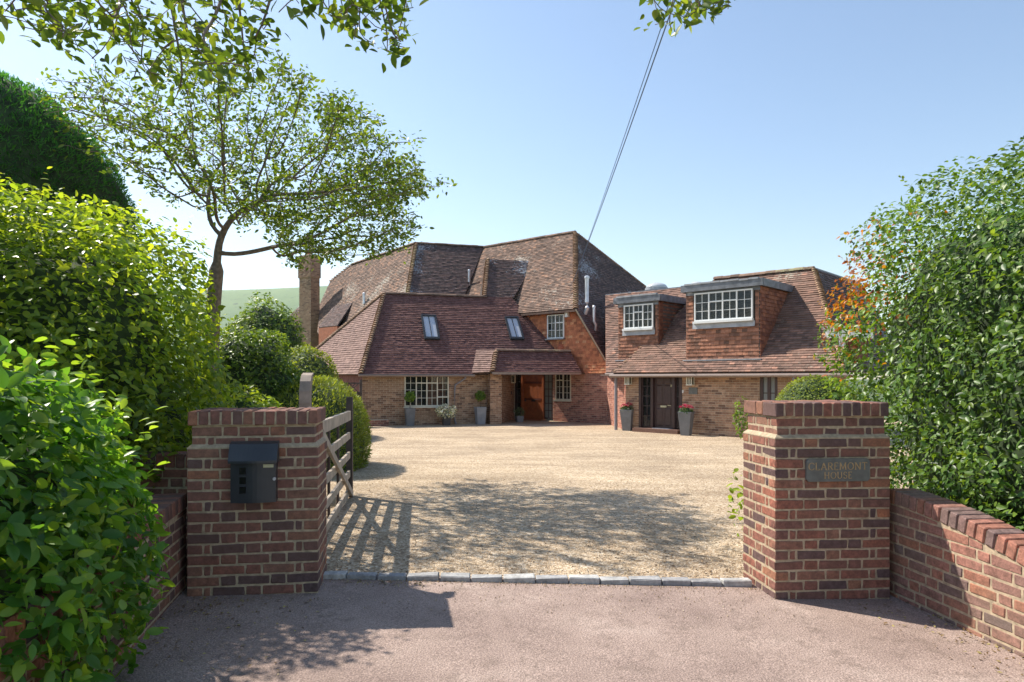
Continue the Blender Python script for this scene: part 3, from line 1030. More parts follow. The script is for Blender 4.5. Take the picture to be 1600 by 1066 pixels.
# skylights
def skylight(x0, y0, x1, y1):
    """corner pixels top-left and bottom-right on the left wing roof"""
    a = LR.px(x0, y0); b = LR.px(x1, y1)
    sa, La = (a - LR.P0).dot(LR.t), (a - LR.P0).dot(LR.n); sb, Lb = (b - LR.P0).dot(LR.t), (b - LR.P0).dot(LR.n)
    up = V(LR.n.x, LR.n.y, LR.tp).normalized(); N = LR.N
    sl = math.sqrt(1 + LR.tp ** 2)
    o = LR.at(sa, Lb); w = sb - sa; h = (La - Lb) * sl
    fm = MB()
    t = .075
    def bx(u0, u1, v0, v1, d, m): m.box(o + LR.t * ((u0 + u1) / 2) + up * ((v0 + v1) / 2) + N * (d / 2), (u1 - u0, h and (v1 - v0), d), LR.t, up, N)
    bx(0, w, 0, t * 1.3, .10, fm); bx(0, w, h - t, h, .10, fm); bx(0, t, t * 1.3, h - t, .095, fm); bx(w - t, w, t * 1.3, h - t, .095, fm)
    f = fm.build('skylight', M['lead_dark'], house)
    for k in (0, 1):
        pm = MB(); u0 = t + (w - 2 * t) * k / 2 + .012; u1 = t + (w - 2 * t) * (k + 1) / 2 - .012
        bx(u0, u1, t * 1.3, h - t, .05, pm); pm.build('pane', M['glassblind'], f)
    gb = MB(); bx(w / 2 - .012, w / 2 + .012, t * 1.3, h - t, .07, gb); gb.build('glazing_bar', M['lead_dark'], f)
M['lead_dark'] = simple('black_window_frame', (0.025, 0.027, 0.032), .45, .2)
def sky_by_base(xb, yb, xt, yt, w):
    b = LR.px(xb, yb); t_ = LR.px(xt, yt)
    sb, Lb = (b - LR.P0).dot(LR.t), (b - LR.P0).dot(LR.n); Lt = (t_ - LR.P0).dot(LR.n)
    return sb, Lb, Lt
def skylight2(xb, yb, yt, w):
    sb, Lb, _ = sky_by_base(xb, yb, xb, yb, w)
    Lt = (LR.px(xb - 12, yt) - LR.P0).dot(LR.n)
    up = V(LR.n.x, LR.n.y, LR.tp).normalized(); N = LR.N
    h = (Lt - Lb) * math.sqrt(1 + LR.tp ** 2); o = LR.at(sb, Lb); t = .07
    def bx(u0, u1, v0, v1, d, m): m.box(o + LR.t * ((u0 + u1) / 2) + up * ((v0 + v1) / 2) + N * (d / 2), (u1 - u0, v1 - v0, d), LR.t, up, N)
    fm = MB()
    bx(0, w, 0, t * 1.5, .12, fm); bx(0, w, h - t, h, .12, fm); bx(0, t, t * 1.5, h - t, .115, fm); bx(w - t, w, t * 1.5, h - t, .115, fm)
    bx(w / 2 - .012, w / 2 + .012, t * 1.5, h - t, .085, fm)
    f = fm.build('skylight', M['lead_dark'], house)
    for k in (0, 1):
        pm = MB(); u0 = t + (w / 2 - t - .012) * 0 + (w / 2 - t + .012) * k; u1 = u0 + w / 2 - t - .012
        bx(u0, u1, t * 1.5, h - t, .06, pm); pm.build('pane', M['glassblind'], f)
skylight2(663, 532, 494, .62)
skylight2(797, 532, 497, .60)

# --- porch
PR = Roof(-17, 25.0, 1.86, 1.15)
pLt = .82
pl, ptl = PR.at(PR.s(769), 0), PR.px(775, 547); pLt = (ptl - PR.P0).dot(PR.n)
prr, ptr = PR.px(907, 579), PR.px(890, 547)
prr = PR.at((prr - PR.P0).dot(PR.t), 0); ptr = PR.at((ptr - PR.P0).dot(PR.t), pLt)
pr = tile_area('porch_roof', [pl, prr, ptr, ptl], M['tile_plum'], house, seed=6)
hl = LR.at(LR.s(737), .02) ; 
pk = (ptl - pl).cross(hl - pl)
lt_ = ray_plane(739, 547, pl, pk)
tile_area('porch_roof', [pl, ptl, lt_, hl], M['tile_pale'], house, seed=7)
hip(pr, pl, ptl, V(-.5, -.6, .6))
ridge(pr, ptl, ptr)
MB().add([ptl, ptr, ptr + V(.3, 1.6, 0), lt_ + V(0, .8, 0), lt_], [(0, 1, 2, 3, 4)]).build('flat_roof', M['lead'], pr)
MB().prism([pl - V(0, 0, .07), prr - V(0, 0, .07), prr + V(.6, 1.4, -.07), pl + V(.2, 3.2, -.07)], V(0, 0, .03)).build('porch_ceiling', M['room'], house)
MB().bar(pl - V(0, 0, .05), prr - V(0, 0, .05), .05, .09).build('fascia', M['gutter'], house)
# pier under the porch corner and the return wall beside the door
PF = Frame(-17, 25.45)
brick_wall('pier', PF, PF.s(766), PF.s(783), GZ, 1.80, 'housebrick', house, seed=8, thick=.5)
pa_ = PF.p(PF.s(766), 0)
PS = Frame(0, 0); PS.t = -PF.n; PS.n = PF.t; PS.c = PS.n.dot(pa_)
brick_wall('pier', PS, PS.t.dot(pa_) - .5, PS.t.dot(pa_), GZ, 1.80, 'housebrick', house, seed=81, thick=.02)
ret0 = LW.p(wl_s1, 0); ret1 = CW.p(CW.s(803), 0)
rd = (ret1 - ret0); rlen = rd.length; rd.normalize()
RF = Frame(0, 0); RF.t = rd; RF.n = V(-rd.y, rd.x, 0); RF.c = RF.n.dot(ret0)
brick_wall('wall', RF, rd.dot(ret0), rd.dot(ret1), GZ, 1.85, 'housebrick', house, seed=9)

# --- entrance gable: wall, door, window, hung tiles, tall roof
cs0, cs1 = CW.s(800), CW.s(949)
od = opening(CW, 803.5, 581, 864, 657); od = (od[0], od[1], GZ - .4, 1.86)
ow = opening(CW, 868, 584, 892.5, 625)
brick_wall('wall', CW, cs0, cs1, GZ, 2.02, 'housebrickred', house, [od, ow], seed=10)
window(CW, *ow, [(.5, c2), (.5, [(1, 2, 4)])], house, 'cream', off=.02)
def px_s(fr, x): return fr.s(x)
# red front door set
def door_red():
    f = CW
    a, b = f.s(817), f.s(847)
    z0, z1 = GZ + .03, f.z(832, 584)
    fm = MB()
    for (u0, u1) in ((a - .09, a), (b, b + .09)):
        fm.box(f.p((u0 + u1) / 2, (z0 + z1) / 2, -.04), (u1 - u0, .12, z1 - z0), f.t, f.n)
    fm.box(f.p((a + b) / 2, z1 + .04, -.04), (b - a + .18, .12, .08), f.t, f.n)
    fm.box(f.p((a + b) / 2, z0 - .02, .05), (b - a + .3, .35, .05), f.t, f.n)
    dm = MB().box(f.p((a + b) / 2, (z0 + z1) / 2, -.085), (b - a, .03, z1 - z0), f.t, f.n)
    d = dm.build('door', M['redwood'], house); d['label'] = 'orange oak plank door under the porch'
    fm.build('door_frame', M['redwood'], d)
    n = 4
    for k in range(n):
        w = (b - a) / n
        MB().box(f.p(a + w * (k + .5), (z0 + z1) / 2, -.055), (w - .012, .03, z1 - z0 - .02), f.t, f.n).build('plank', M['redwood'], d)
    for zz in (f.z(832, 598), f.z(832, 624)):
        MB().box(f.p((a + b) / 2, zz, -.034), (b - a - .12, .014, .09), f.t, f.n).build('ledge', M['redwood_dark'], d)
    MB().box(f.p((a + b) / 2 + .04, f.z(832, 626), -.015), (.2, .03, .09), f.t, f.n).build('letter_plate', M['iron'], d)
    MB().tube([f.p(a + .13, f.z(832, 626), -.03), f.p(a + .13, f.z(832, 626), .02)], .04, 8).build('handle', M['iron'], d)
    # leaded side lights
    for (x0, x1, nm, nx) in ((804, 814, 'iron', 1), (849, 863, 'darkwood', 2)):
        u0, u1 = f.s(x0), f.s(x1)
        window(f, u0, u1, z0 + .05, z1, [(1, [(1, nx, 6)])], house, 'darkwood', off=-.04, frame=.05, pane='leaded' if x0 > 820 else 'glass', sill=False, room=(x0 < 820), name='side_light', bar=.03)
M['redwood_dark'] = simple('dark_oak_ledge', (0.13, 0.035, 0.02), .5, .2)
M['leaded'] = glass('leaded_glass', (0.22, 0.23, 0.22), 0.0, .22)
door_red()
# hung tiles above
ct = Frame(40, 22.87)
def CWpx(x, y): return ray_plane(x, y, ct.n * ct.c, ct.n)
hz = 4.33
hA, hB = CWpx(902, 486), CWpx(951, 570)
hung = [ct.p(ct.s(800), hz), ct.p((hA).dot(ct.t), hz), hB, CWpx(953, 583), CWpx(800, 583)]
hg = tile_area('tile_hanging', hung, M['tile_hung'], house, gauge=.11, width=.17, lift=.018, outward=-CW.n, seed=11)
owu = opening(ct, 857, 492, 883, 529)
wu = window(ct, *owu, [(.5, [(1, 2, 3)]), (.5, [(.33, 2, 1), (.67, 2, 2)])], house, 'white', off=.09, room=False)
MB().box(ct.p((owu[0] + owu[1]) / 2, (owu[2] + owu[3]) / 2, .03), (owu[1] - owu[0] - .02, .02, owu[3] - owu[2] - .02), ct.t, ct.n).build('blind', M['iron'], wu)  # plain dark panel behind the upper window's panes
MB().box(CWpx(888.5, 491) - ct.n * .12, (.14, .14, .26), ct.t, ct.n).build('alarm_box', M['white'], house)
MB().tube([CWpx(815, 500) - ct.n * .1, CWpx(826, 508) - ct.n * .1, CWpx(845, 545) - ct.n * .12, CWpx(852, 548) - ct.n * .12], .035).build('downpipe', M['pipe'], house)
MB().lathe(LR.px(877, 547) - V(0, .2, .2), [(.12, 0), (.15, .12), (.17, .3), (.13, .36), (.12, .42)]).build('clay_vent', M['redclay'], house)
# tall lit roof
rA, rB_ = CR.px(755, 387), CR.px(899, 362)
Lr = (rB_ - CR.P0).dot(CR.n)
sRA, sRB = (rA - CR.P0).dot(CR.t), (rB_ - CR.P0).dot(CR.t)
eR, eL = CR.px(899, 484), CR.px(815, 490)
sER_, sEL_ = (eR - CR.P0).dot(CR.t), (eL - CR.P0).dot(CR.t)
tall = [CR.at(sEL_, 0), CR.at(sER_, 0), CR.at(sRB, Lr), CR.at(sRA, Lr), CR.at(sRA - .9, Lr - 2.9)]
tr = tile_area('roof', tall, M['tile_old'], house, seed=12)
ridge(tr, CR.at(sRA, Lr), CR.at(sRB, Lr))
apex = CR.at(sRB, Lr); ra = CR.at(sRA, Lr)
# dark hipped end on the right, sweeping down
dm_ = V(CR.t.x, CR.t.y, 0)
sw = CWpx(951, 570)
e0 = CR.at(sER_, 0)
dn = (e0 - apex).cross(sw - apex).normalized()
if dn.y > 0: dn = -dn
far = ray_plane(1012, 450, apex, dn); far2 = apex + (far - apex) * 1.5
low = sw + CR.n * 5.0
low = low + V(0, 0, 0)
dk = tile_area('roof', [apex, e0, sw, sw + CR.n * 8.5, far2], M['tile_dark'], house, seed=13, outward=V(1, -1, 1))
hip(dk, e0, apex, V(0, -.9, .4))
hip(dk, far2 - V(0, 0, .06), apex - V(0, 0, .06), V(.5, 0, .9), step=.11)
MB().bar(sw + V(0, 0, -.02), e0 + V(0, 0, -.02), .09, .05).build('verge', M['mortar'], dk)
# back slopes closing the tall roof
MB().add([ra, apex, far2, far2 + V(-4, 5, -1), ra + V(3, 6, -4)], [(0, 1, 2), (0, 2, 3), (0, 3, 4)]).build('roof_back', M['tile_dark'], house)
MB().bar(CR.at(sEL_, -.02) - V(0, 0, .05), CR.at(sER_, -.02) - V(0, 0, .05), .08, .08).build('gutter', M['tile_wing'], house)
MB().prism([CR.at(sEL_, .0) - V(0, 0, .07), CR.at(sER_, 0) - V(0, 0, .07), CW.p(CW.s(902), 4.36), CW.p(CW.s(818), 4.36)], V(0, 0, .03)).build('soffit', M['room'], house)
# --- left tall block
ER = Roof(-17, 34.18 - 3.4, 8.42 - 3.4 * 1.15, 1.15)
ea = ER.px(650, 381); eb = ER.at((ra - ER.P0).dot(ER.t), 3.4)
eah = ER.at((ea - ER.P0).dot(ER.t), 3.4)
ehl = ER.px(637, 457); 
hd = (ehl - eah); ehl2 = eah + hd * 1.5
vall = CR.at(sRA - .9, Lr - 2.9)
evr = ER.at((vall - ER.P0).dot(ER.t) + .6, (ehl2 - ER.P0).dot(ER.n))
er = tile_area('roof', [ehl2, evr, eb, eah], M['tile_dark'], house, seed=14)
hip(er, ehl2, eah, V(-.5, -.6, .6))
ridge(er, eah, eb)
# far left range
gN = (gdir.cross(hd)).normalized()
G = [eah, ehl2, ray_plane(560, 560, eah, gN), ray_plane(496, 520, eah, gN), ray_plane(500, 475, eah, gN), ray_plane(516, 440, eah, gN), ray_plane(550, 413, eah, gN)]
gr = tile_area('roof', G, M['tile_old'], house, seed=15)
hip(gr, G[5], G[6], V(-.5, .2, .8), step=.25)
ridge(gr, G[6], eah)
MB().add([eah, G[6], G[6] + V(2, 5, -4), eb + V(1, 6, -4), eb], [(0, 1, 2, 3, 4)]).build('roof_back', M['tile_dark'], house)
# little lean-to roof and tile-hung wall beside the chimney
gd = G[3].y - .4
def Gp(x, y, o): 
    p = ray_plane(x, y, eah, gN); k = (p.y - o) / p.y
    return V(p.x * k, p.y * k, EYE + (p.z - EYE) * k)
l1, l2, l3 = Gp(498, 512, 1.2), Gp(527, 509, 1.2), Gp(551, 473, .05)
l4 = l1 + (l3 - l2) * 1.0
tile_area('lean_to_roof', [l1, l2, l3, l4], M['tile_dark'], house, seed=16, outward=V(.2, -1, .6))
MB().prism([l1 - V(0, 0, .03), l2 - V(0, 0, .03), l2 - V(0, 0, 1.6), l1 - V(0, 0, 1.6)], V(0, .2, 0)).build('wall', M['tile_hung'], house)
MB().prism([l2 - V(0, 0, .03), l2 - V(0, 0, 1.6), l2 - V(-.9, -1.2, 1.6), l2 - V(-.9, -1.2, .03)], V(0, .1, 0)).build('wall', M['tile_hung'], house)
# chimney
cd = Gp(488, 480, 0).y - 1.6
cpos = W(483.5, 592, cd)
CH = Frame(-28, 0); 
pw = 31 / F * cd
CF = Frame(25, 0)
def chim(z0, z1, w, d): return MB().box(V(cpos.x, cpos.y, (z0 + z1) / 2), (w, d, z1 - z0), CF.t * 1.0, CF.n)
ztop = EYE + 192 / F * cd; zcor = EYE + 157 / F * cd
CF2 = Frame(35, 0)
cw = pw / (math.cos(R(35)) + .55 * math.sin(R(35)))
ch_o = MB().box(V(cpos.x, cpos.y, (GZ + zcor) / 2), (cw, cw * .62, zcor - GZ), CF2.t, CF2.n).build('chimney', M['chimbrick'] if 'chimbrick' in M else M['housemortar'], house)
def chim_bricks(w, d, z0, z1, off):
    rr = random.Random(77); mb = MB()
    for fc in range(4):
        ang = R(35) + fc * math.pi / 2
        t = V(math.cos(ang), -math.sin(ang), 0); n = V(math.sin(ang), math.cos(ang), 0)
        ww, dd = (w, d) if fc % 2 == 0 else (d, w)
        for j in range(int((z1 - z0) / .075)):
            x = -ww / 2 - (0.11 if j % 2 else 0)
            while x < ww / 2:
                a, b = max(x, -ww / 2), min(x + .215, ww / 2)
                if b - a > .03:
                    c = cpos + t * ((a + b) / 2) - n * (dd / 2 + off); c = V(c.x, c.y, z0 + j * .075 + .033)
                    mb.box(c, (b - a, .02, .065), t, n, rnd=rr.random())
                x += .225
    return mb
b1_ = chim_bricks(cw, cw * .62, 1.5, zcor, 0).build('brickwork', M['housebrick'], ch_o, attr=True); b1_['kind'] = 'stuff'
MB().box(V(cpos.x, cpos.y, (zcor + ztop) / 2), (cw * 1.09, cw * .72, ztop - zcor), CF2.t, CF2.n).build('corbelled_head', M['housemortar'], ch_o)
b2_ = chim_bricks(cw * 1.09, cw * .72, zcor, ztop, 0).build('brickwork', M['housebrick'], ch_o, attr=True); b2_['kind'] = 'stuff'
MB().lathe(V(cpos.x, cpos.y, ztop), [(.16, 0), (.14, .25), (.17, .28), (.13, .34)]).build('chimney_pot', M['redclay'], ch_o)
MB().tube([V(cpos.x + .05, cpos.y, ztop), V(cpos.x + .05, cpos.y, ztop + .9)], .018, 5).bar(V(cpos.x - .25, cpos.y, ztop + .8), V(cpos.x + .3, cpos.y, ztop + .75), .012).bar(V(cpos.x - .15, cpos.y, ztop + .6), V(cpos.x + .2, cpos.y, ztop + .56), .012).build('aerial', M['zinc'], ch_o)
# rear corner left of the chimney
RC = Frame(15, 0); q = W(455, 592, cd + 1.5); RC.c = RC.n.dot(q)
rs0, rs1 = RC.s(440), RC.s(482)
orw = opening(RC, 458, 516, 470, 534)
brick_wall('wall', RC, rs0, rs1, GZ, RC.z(455, 514), 'housebrickred', house, [orw], seed=21)
window(RC, *orw, [(.5, [(1, 2, 3)]), (.5, [(1, 2, 3)])], house, 'white', off=.02)
RR = Roof(15, RC.c - .35, RC.z(455, 515), 1.15)
tile_area('roof', [RR.at(rs0 - .2, 0), RR.at(rs1, 0), RR.at(rs1, 1.3), RR.at(rs0 + .6, 1.3)], M['tile_old'], house, seed=22)
# flues and vents
def pipe(name, pts, r, mat='zinc', cap=True):
    m = MB().tube(pts, r, 10)
    if cap: m.lathe(Vector(pts[-1]) , [(r * 1.25, -.02), (r * 1.25, .05), (r * .6, .09)], 10)
    return m.build(name, M[mat], house)
def Dp(x, y, o=0.0):
    p = ray_plane(x, y, apex, dn); return p + dn * o
f0 = Dp(913, 489, .05)
k_ = (f0.y - .3) / f0.y
pipe('flue', [Dp(914, 491, 0), Dp(911, 486, .25), Dp(908, 480, .33), Dp(908, 480, .33) + V(0, 0, (480 - 443) / F * 28.5)], .085)
pipe('vent_pipe', [Dp(930, 517, 0), Dp(926, 512, .18), Dp(922, 507, .22), Dp(922, 507, .22) + V(0, 0, .55)], .05)
v0 = CR.px(733, 447); pipe('vent_pipe', [v0, v0 + V(0, 0, .72)], .055)
v1 = Gp(569, 475, .05); pipe('vent_pipe', [v1, v1 + V(0, 0, .5)], .07)

# --- right wing
sEL, sER = RA.s(958), RA.s(1322)
cr_ = RA.px(1272, 420)
CL = (cr_ - RA.P0).dot(RA.n)
CLs, CRs = sEL + .61 * CL, (cr_ - RA.P0).dot(RA.t)
A = [RA.at(sEL, 0), RA.at(sER, 0), RA.at(CRs, CL), RA.at(CLs, CL)]
ra_ = tile_area('roof', A, M['tile_wing'], house, seed=17)
hip(ra_, A[1], A[2], V(.6, -.6, .6), step=.115)
hip(ra_, A[0], A[3], V(-.6, -.5, .6), step=.25, sc=.7)
tile_area('roof', [A[1], A[2], A[2] + RA.n * 5, A[1] + RA.n * 6.5], M['tile_dark'], house, seed=18, outward=V(1, -.6, .6))
tile_area('roof', [A[0], A[3], A[3] + RA.n * 2.0, A[0] + RA.n * 3.5], M['tile_wing'], house, seed=19, outward=V(-1, .5, .6))
# setback part
zB1 = A[3].z - .02
LB = (zB1 - RB.ze) / RB.tp
Bl0 = ray_plane(948, 580, RB.P0, RB.N); Bl1 = ray_plane(946, 462, RB.P0, RB.N)
sB0, sB1 = (Bl0 - RB.P0).dot(RB.t), (Bl1 - RB.P0).dot(RB.t)
LB = (Bl1 - RB.P0).dot(RB.n)
Bp = [RB.at(sB0, -.02), RB.at(sEL + 1.6, -.02), RB.at(sEL + 3.6, LB), RB.at(sB1, LB)]
tile_area('roof', Bp, M['tile_wing'], house, seed=20)
MB().prism([Bp[0] - V(0, 0, .03), Bp[3] - V(0, 0, .03), V(Bp[3].x, Bp[3].y, Bp[0].z - .05)], V(.06, 0, 0)).build('wall', M['tile_hung'], house)
# flat crown
ztopA = A[3].z
MB().prism([A[3] + V(0, 0, .0), A[2], A[2] + RA.n * 5, A[3] + RA.n * 5], V(0, 0, .05)).build('flat_roof', M['lead'], house)
MB().prism([Bp[3], Bp[2], Bp[2] + RA.n * 4, Bp[3] + RA.n * 4], V(0, 0, .05)).build('flat_roof', M['lead'], house)
ridge(ra_, A[3] + V(0, 0, .03), A[2] + V(0, 0, .03))
def dome(x, y, wpx, d, hh):
    c = W(x, y, d); r = wpx / 2 / F * d
    base = MB().lathe(V(c.x, c.y, ztopA - .05), [(r * 1.05, 0), (r * 1.05, .09)], 20).build('roof_dome', M['leadpale'], house)
    MB().lathe(V(c.x, c.y, ztopA + .04), [(r * math.cos(a), hh * math.sin(a)) for a in [R(v) for v in (0, 18, 36, 54, 72, 86)]], 20).build('pane', M['dome'], base, smooth=True)
dome(1253, 420, 62, 24.2, .32)
dome(1026, 455, 34, 27.0, .22)
dome(1089, 445, 22, 26.2, .15)
# walls
rws0, rws1 = RW.s(978), RW.s(1322)
odr = opening(RW, 998, 583, 1066, 671); odr = (odr[0], odr[1], GZ - .4, 1.74)
owr = opening(RW, 1187, 583, 1215, 660); owr = (owr[0], owr[1], .15, 1.74)
brick_wall('wall', RW, rws0, rws1, GZ, 1.80, 'housebrick', house, [odr, owr], seed=23)
window(RW, *owr, [(.5, [(1, 1, 3)]), (.5, [(1, 1, 3)])], house, 'darkwood', off=-.03, frame=.09, pane='frost', room=False, bar=.03)
# return wall between the gable and the wing
q0, q1 = CW.p(CW.s(949), 0, .005), RW.p(rws0, 0)
qd = q1 - q0; ql = qd.length; qd.normalize()
QF = Frame(0, 0); QF.t = qd; QF.n = V(-qd.y, qd.x, 0); QF.c = QF.n.dot(q0)
brick_wall('wall', QF, qd.dot(q0), qd.dot(q1), GZ, 1.86, 'housebrickred', house, seed=24)
# eaves: soffit, gutter, downpipes
MB().prism([RA.at(sB0 + .1, 0) - V(0, 0, .09), RA.at(sER, 0) - V(0, 0, .09), RW.p(sER, 1.71), RW.p(sEL, 1.71)], V(0, 0, .03)).build('soffit', M['gutter'], house)
MB().tube([RA.at(sEL - .1, -.05) - V(0, 0, .05), RA.at(sER + .05, -.05) - V(0, 0, .05)], .055, 8).build('gutter', M['gutter'], house)
MB().tube([RB.at(sB0, -.05) - V(0, 0, .04), RB.at(sEL + .3, -.05) - V(0, 0, .04)], .05, 8).build('gutter', M['gutter'], house)
pd = RW.p(RW.s(965, .0), 0, .1)
MB().tube([V(pd.x, pd.y, 1.78), V(pd.x, pd.y, GZ)], .055, 10).build('downpipe', M['pipe'], house)
MB().tube([RW.p(RW.s(1246), 1.72, .3), RW.p(RW.s(1246), 1.6, .3), RW.p(RW.s(1250), 1.4, .08), RW.p(RW.s(1250), GZ, .08)], .045, 8).build('downpipe', M['pipe'], house)
# dark panelled door with side lights
def door_dark():
    f = RW
    a, b = f.s(1020.5), f.s(1050.5)
    z0, z1 = GZ + .14, 1.72
    d = MB().box(f.p((a + b) / 2, (z0 + z1) / 2, -.10), (b - a, .05, z1 - z0), f.t, f.n).build('door', M['darkwood'], house)
    d['label'] = 'dark brown panelled door with glazed side lights'
    fm = MB()
    for u in (a - .045, b + .045, odr[0] + .05, odr[1] - .05):
        fm.box(f.p(u, (z0 + z1) / 2 - .06, -.06), (.09, .14, z1 - z0 + .1), f.t, f.n)
    fm.build('door_frame', M['darkwood'], d)
    w, h = b - a, z1 - z0
    st = .09
    for (u0, u1) in ((st, w / 2 - st / 2), (w / 2 + st / 2, w - st)):
        for (v0, v1) in ((.06, .36), (.46, .80), (.85, .95)):
            pa, pb = a + u0 + .02, a + u1 - .02; za, zb = z0 + h * v0, z0 + h * v1
            m = MB()
            fr1 = [f.p(pa - .03, za - .03, -.074), f.p(pb + .03, za - .03, -.074), f.p(pb + .03, zb + .03, -.074), f.p(pa - .03, zb + .03, -.074)]
            fr2 = [f.p(pa, za, -.055), f.p(pb, za, -.055), f.p(pb, zb, -.055), f.p(pa, zb, -.055)]
            m.add(fr1 + fr2, [(4, 5, 6, 7), (0, 1, 5, 4), (1, 2, 6, 5), (2, 3, 7, 6), (3, 0, 4, 7)])
            m.build('door_panel', M['darkwood'], d)
    MB().box(f.p((a + b) / 2, z0 + h * .41, -.06), (.22, .03, .06), f.t, f.n).build('letter_plate', M['brass'], d)
    MB().tube([f.p(b - .07, z0 + h * .43, -.03), f.p(b - .19, z0 + h * .435, -.03)], .014, 6).build('handle', M['brass'], d)
    MB().box(f.p(b - .07, z0 + h * .80, -.06), (.04, .03, .07), f.t, f.n).build('lock', M['brass'], d)
    for (x0, x1, nx) in ((odr[0] + .1, a - .09, 2), (b + .09, odr[1] - .1, 2)):
        window(f, x0, x1, z0 + .02, z1, [(1, [(1, nx, 5)])], house, 'darkwood', off=-.05, frame=.035, pane='glass', sill=False, name='side_light', bar=.02)
        
    MB().box(f.p((odr[0] + odr[1]) / 2, GZ + .06, .1), (odr[1] - odr[0] + .05, .5, .14), f.t, f.n).build('door_step', M['doorstep'], house)
    MB().box(f.p((a + b) / 2, z0 - .005, .02), (b - a - .1, .28, .02), f.t, f.n).build('threshold', M['leadpale'], d)
M['doorstep'] = simple('brown_step', (0.16, 0.085, 0.06), .8, .2)
door_dark()
# dormers
def dormer(roof, cfront, x0, x1, ztop, win, cols, side_px, fas=.22, depth=2.75):
    f = Frame(43, cfront)
    s0, s1 = f.s(x0), f.s(x1)
    zb = roof.ze + roof.tp * (cfront - roof.c) - .02
    th = .02
    zt_ = ztop - fas
    o = opening(f, *win)
    # body (cheeks and front) as one shell, tiles in front
    body = MB()
    body.prism([f.p(s0, zb - .5, -.03), f.p(s0, zt_, -.03), f.p(s0, zt_, -depth), f.p(s0, zb - .5, -depth)], f.t * .12)
    body.prism([f.p(s1 - .12, zb - .5, -.03), f.p(s1 - .12, zt_, -.03), f.p(s1 - .12, zt_, -depth), f.p(s1 - .12, zb - .5, -depth)], f.t * .12)
    for (a, b, c, d) in ((s0 + .12, s1 - .12, zb - .3, o[2] - .1), (s0 + .12, s1 - .12, o[3], zt_), (s0 + .12, o[0], o[2] - .1, o[3]), (o[1], s1 - .12, o[2] - .1, o[3])):
        body.box(f.p((a + b) / 2, (c + d) / 2, -.09), (b - a, .12, d - c), f.t, f.n)
    bd = body.build('dormer', M['underlay'], house)
    k = 0
    for (a, b, c, d) in ((s0, s1, zb, o[2] - .16), (s0, o[0] - .06, o[2] - .16, o[3] - .05), (o[1] + .06, s1, o[2] - .16, o[3] - .05)):
        k += 1
        t = tile_area('tile_hanging', [f.p(a, c, -.02), f.p(b, c, -.02), f.p(b, d, -.02), f.p(a, d, -.02)], M['tile_dormer'], house, gauge=.115, lift=.02, outward=-f.n, seed=40 + k, slab=.03)
    m = MB().box(f.p((s0 + s1) / 2, (o[3] - .05 + zt_) / 2, -.01), (s1 - s0, .05, zt_ - o[3] + .05), f.t, f.n); m.build('head_board', M['lead'], bd)
    # cheek tiles on the visible side
    ck = [f.p(s1, zb - .02, -.0), f.p(s1, zt_, -.0), f.p(s1, zt_, -depth), f.p(s1, min(zt_ - .05, zb + depth * .85), -depth)]
    ck = [p + f.t * .002 for p in ck]
    tile_area('tile_hanging', ck, M['tile_cheek'], house, gauge=.115, lift=.02, outward=f.t, seed=50 + k, slab=.03)
    # lead fascia and flat roof
    fm = MB()
    ov = .12
    fm.box(f.p((s0 + s1) / 2, ztop - fas / 2, ov - .02), (s1 - s0 + 2 * ov, .06, fas), f.t, f.n)
    fm.box(f.p(s1 + ov - .03, ztop - fas / 2, -depth / 2 + ov - .08), (.06, depth, fas), f.t, f.n)
    fm.box(f.p(s0 - ov + .03, ztop - fas / 2, -depth / 2 + ov - .08), (.06, depth, fas), f.t, f.n)
    fm.build('fascia', M['lead'], bd)
    MB().box(f.p((s0 + s1) / 2, ztop - .03, -depth / 2 + .06), (s1 - s0 + 2 * ov - .14, depth - .1, .05), f.t, f.n).build('flat_roof', M['leadpale'], bd)
    rr = random.Random(5)
    cap = MB()
    n = int((s1 - s0) / .28)
    for i in range(n):
        cap.box(f.p(s0 + (s1 - s0) * (i + .5) / n, ztop + rr.uniform(-.005, .02), ov - .03), ((s1 - s0) / n * .96, .12, .05), f.t, f.n)
    cap.build('lead_capping', M['leadpale'], bd)
    w = window(f, *o, cols, house, 'white', off=.05, sill=False)
    MB().box(f.p((o[0] + o[1]) / 2, o[2] - .04, .06), (o[1] - o[0] + .04, .14, .07), f.t, f.n).build('sill', M['white'], w)
    ap = MB().prism([f.p(o[0] - .06, o[2] - .07, .04), f.p(o[1] + .06, o[2] - .07, .04), f.p(o[1] + .06, o[2] - .24, .06), f.p(o[0] - .06, o[2] - .24, .06)], f.n * .03)
    ap.build('lead_apron', M['leadpale'], w)
    MB().box(f.p((s0 + s1) / 2, zb - .02, .05), (s1 - s0 + .12, .12, .03), f.t, f.n).build('lead_flashing', M['leadpale'], bd)
M['tile_dormer'] = piece_mat('dormer_tile', [(0, (.15, .085, .06)), (.4, (.27, .13, .085)), (.8, (.36, .17, .11)), (1, (.43, .2, .12))], mottle=.3)
M['tile_cheek'] = piece_mat('cheek_tile', [(0, (.16, .06, .04)), (.5, (.25, .095, .055)), (1, (.33, .13, .07))], mottle=.3)
zd2 = Frame(43, 19.76).z(1188, 435)
dormer(RA, 19.76, 1072, 1188, zd2, (1086, 455, 1177, 500), [(.25, [(1, 2, 3)]), (.25, [(.32, 2, 1), (.68, 2, 2)]), (.25, [(.32, 2, 1), (.68, 2, 2)]), (.25, [(1, 2, 3)])], 1254)
zd1 = Frame(43, 20.27).z(1029, 460)
dormer(RB, 20.27, 966, 1029, zd1, (976, 476, 1021.5, 513), [(.33, [(1, 2, 3)]), (.34, [(.3, 2, 1), (.7, 2, 2)]), (.33, [(1, 2, 3)])], 1074, depth=2.9)
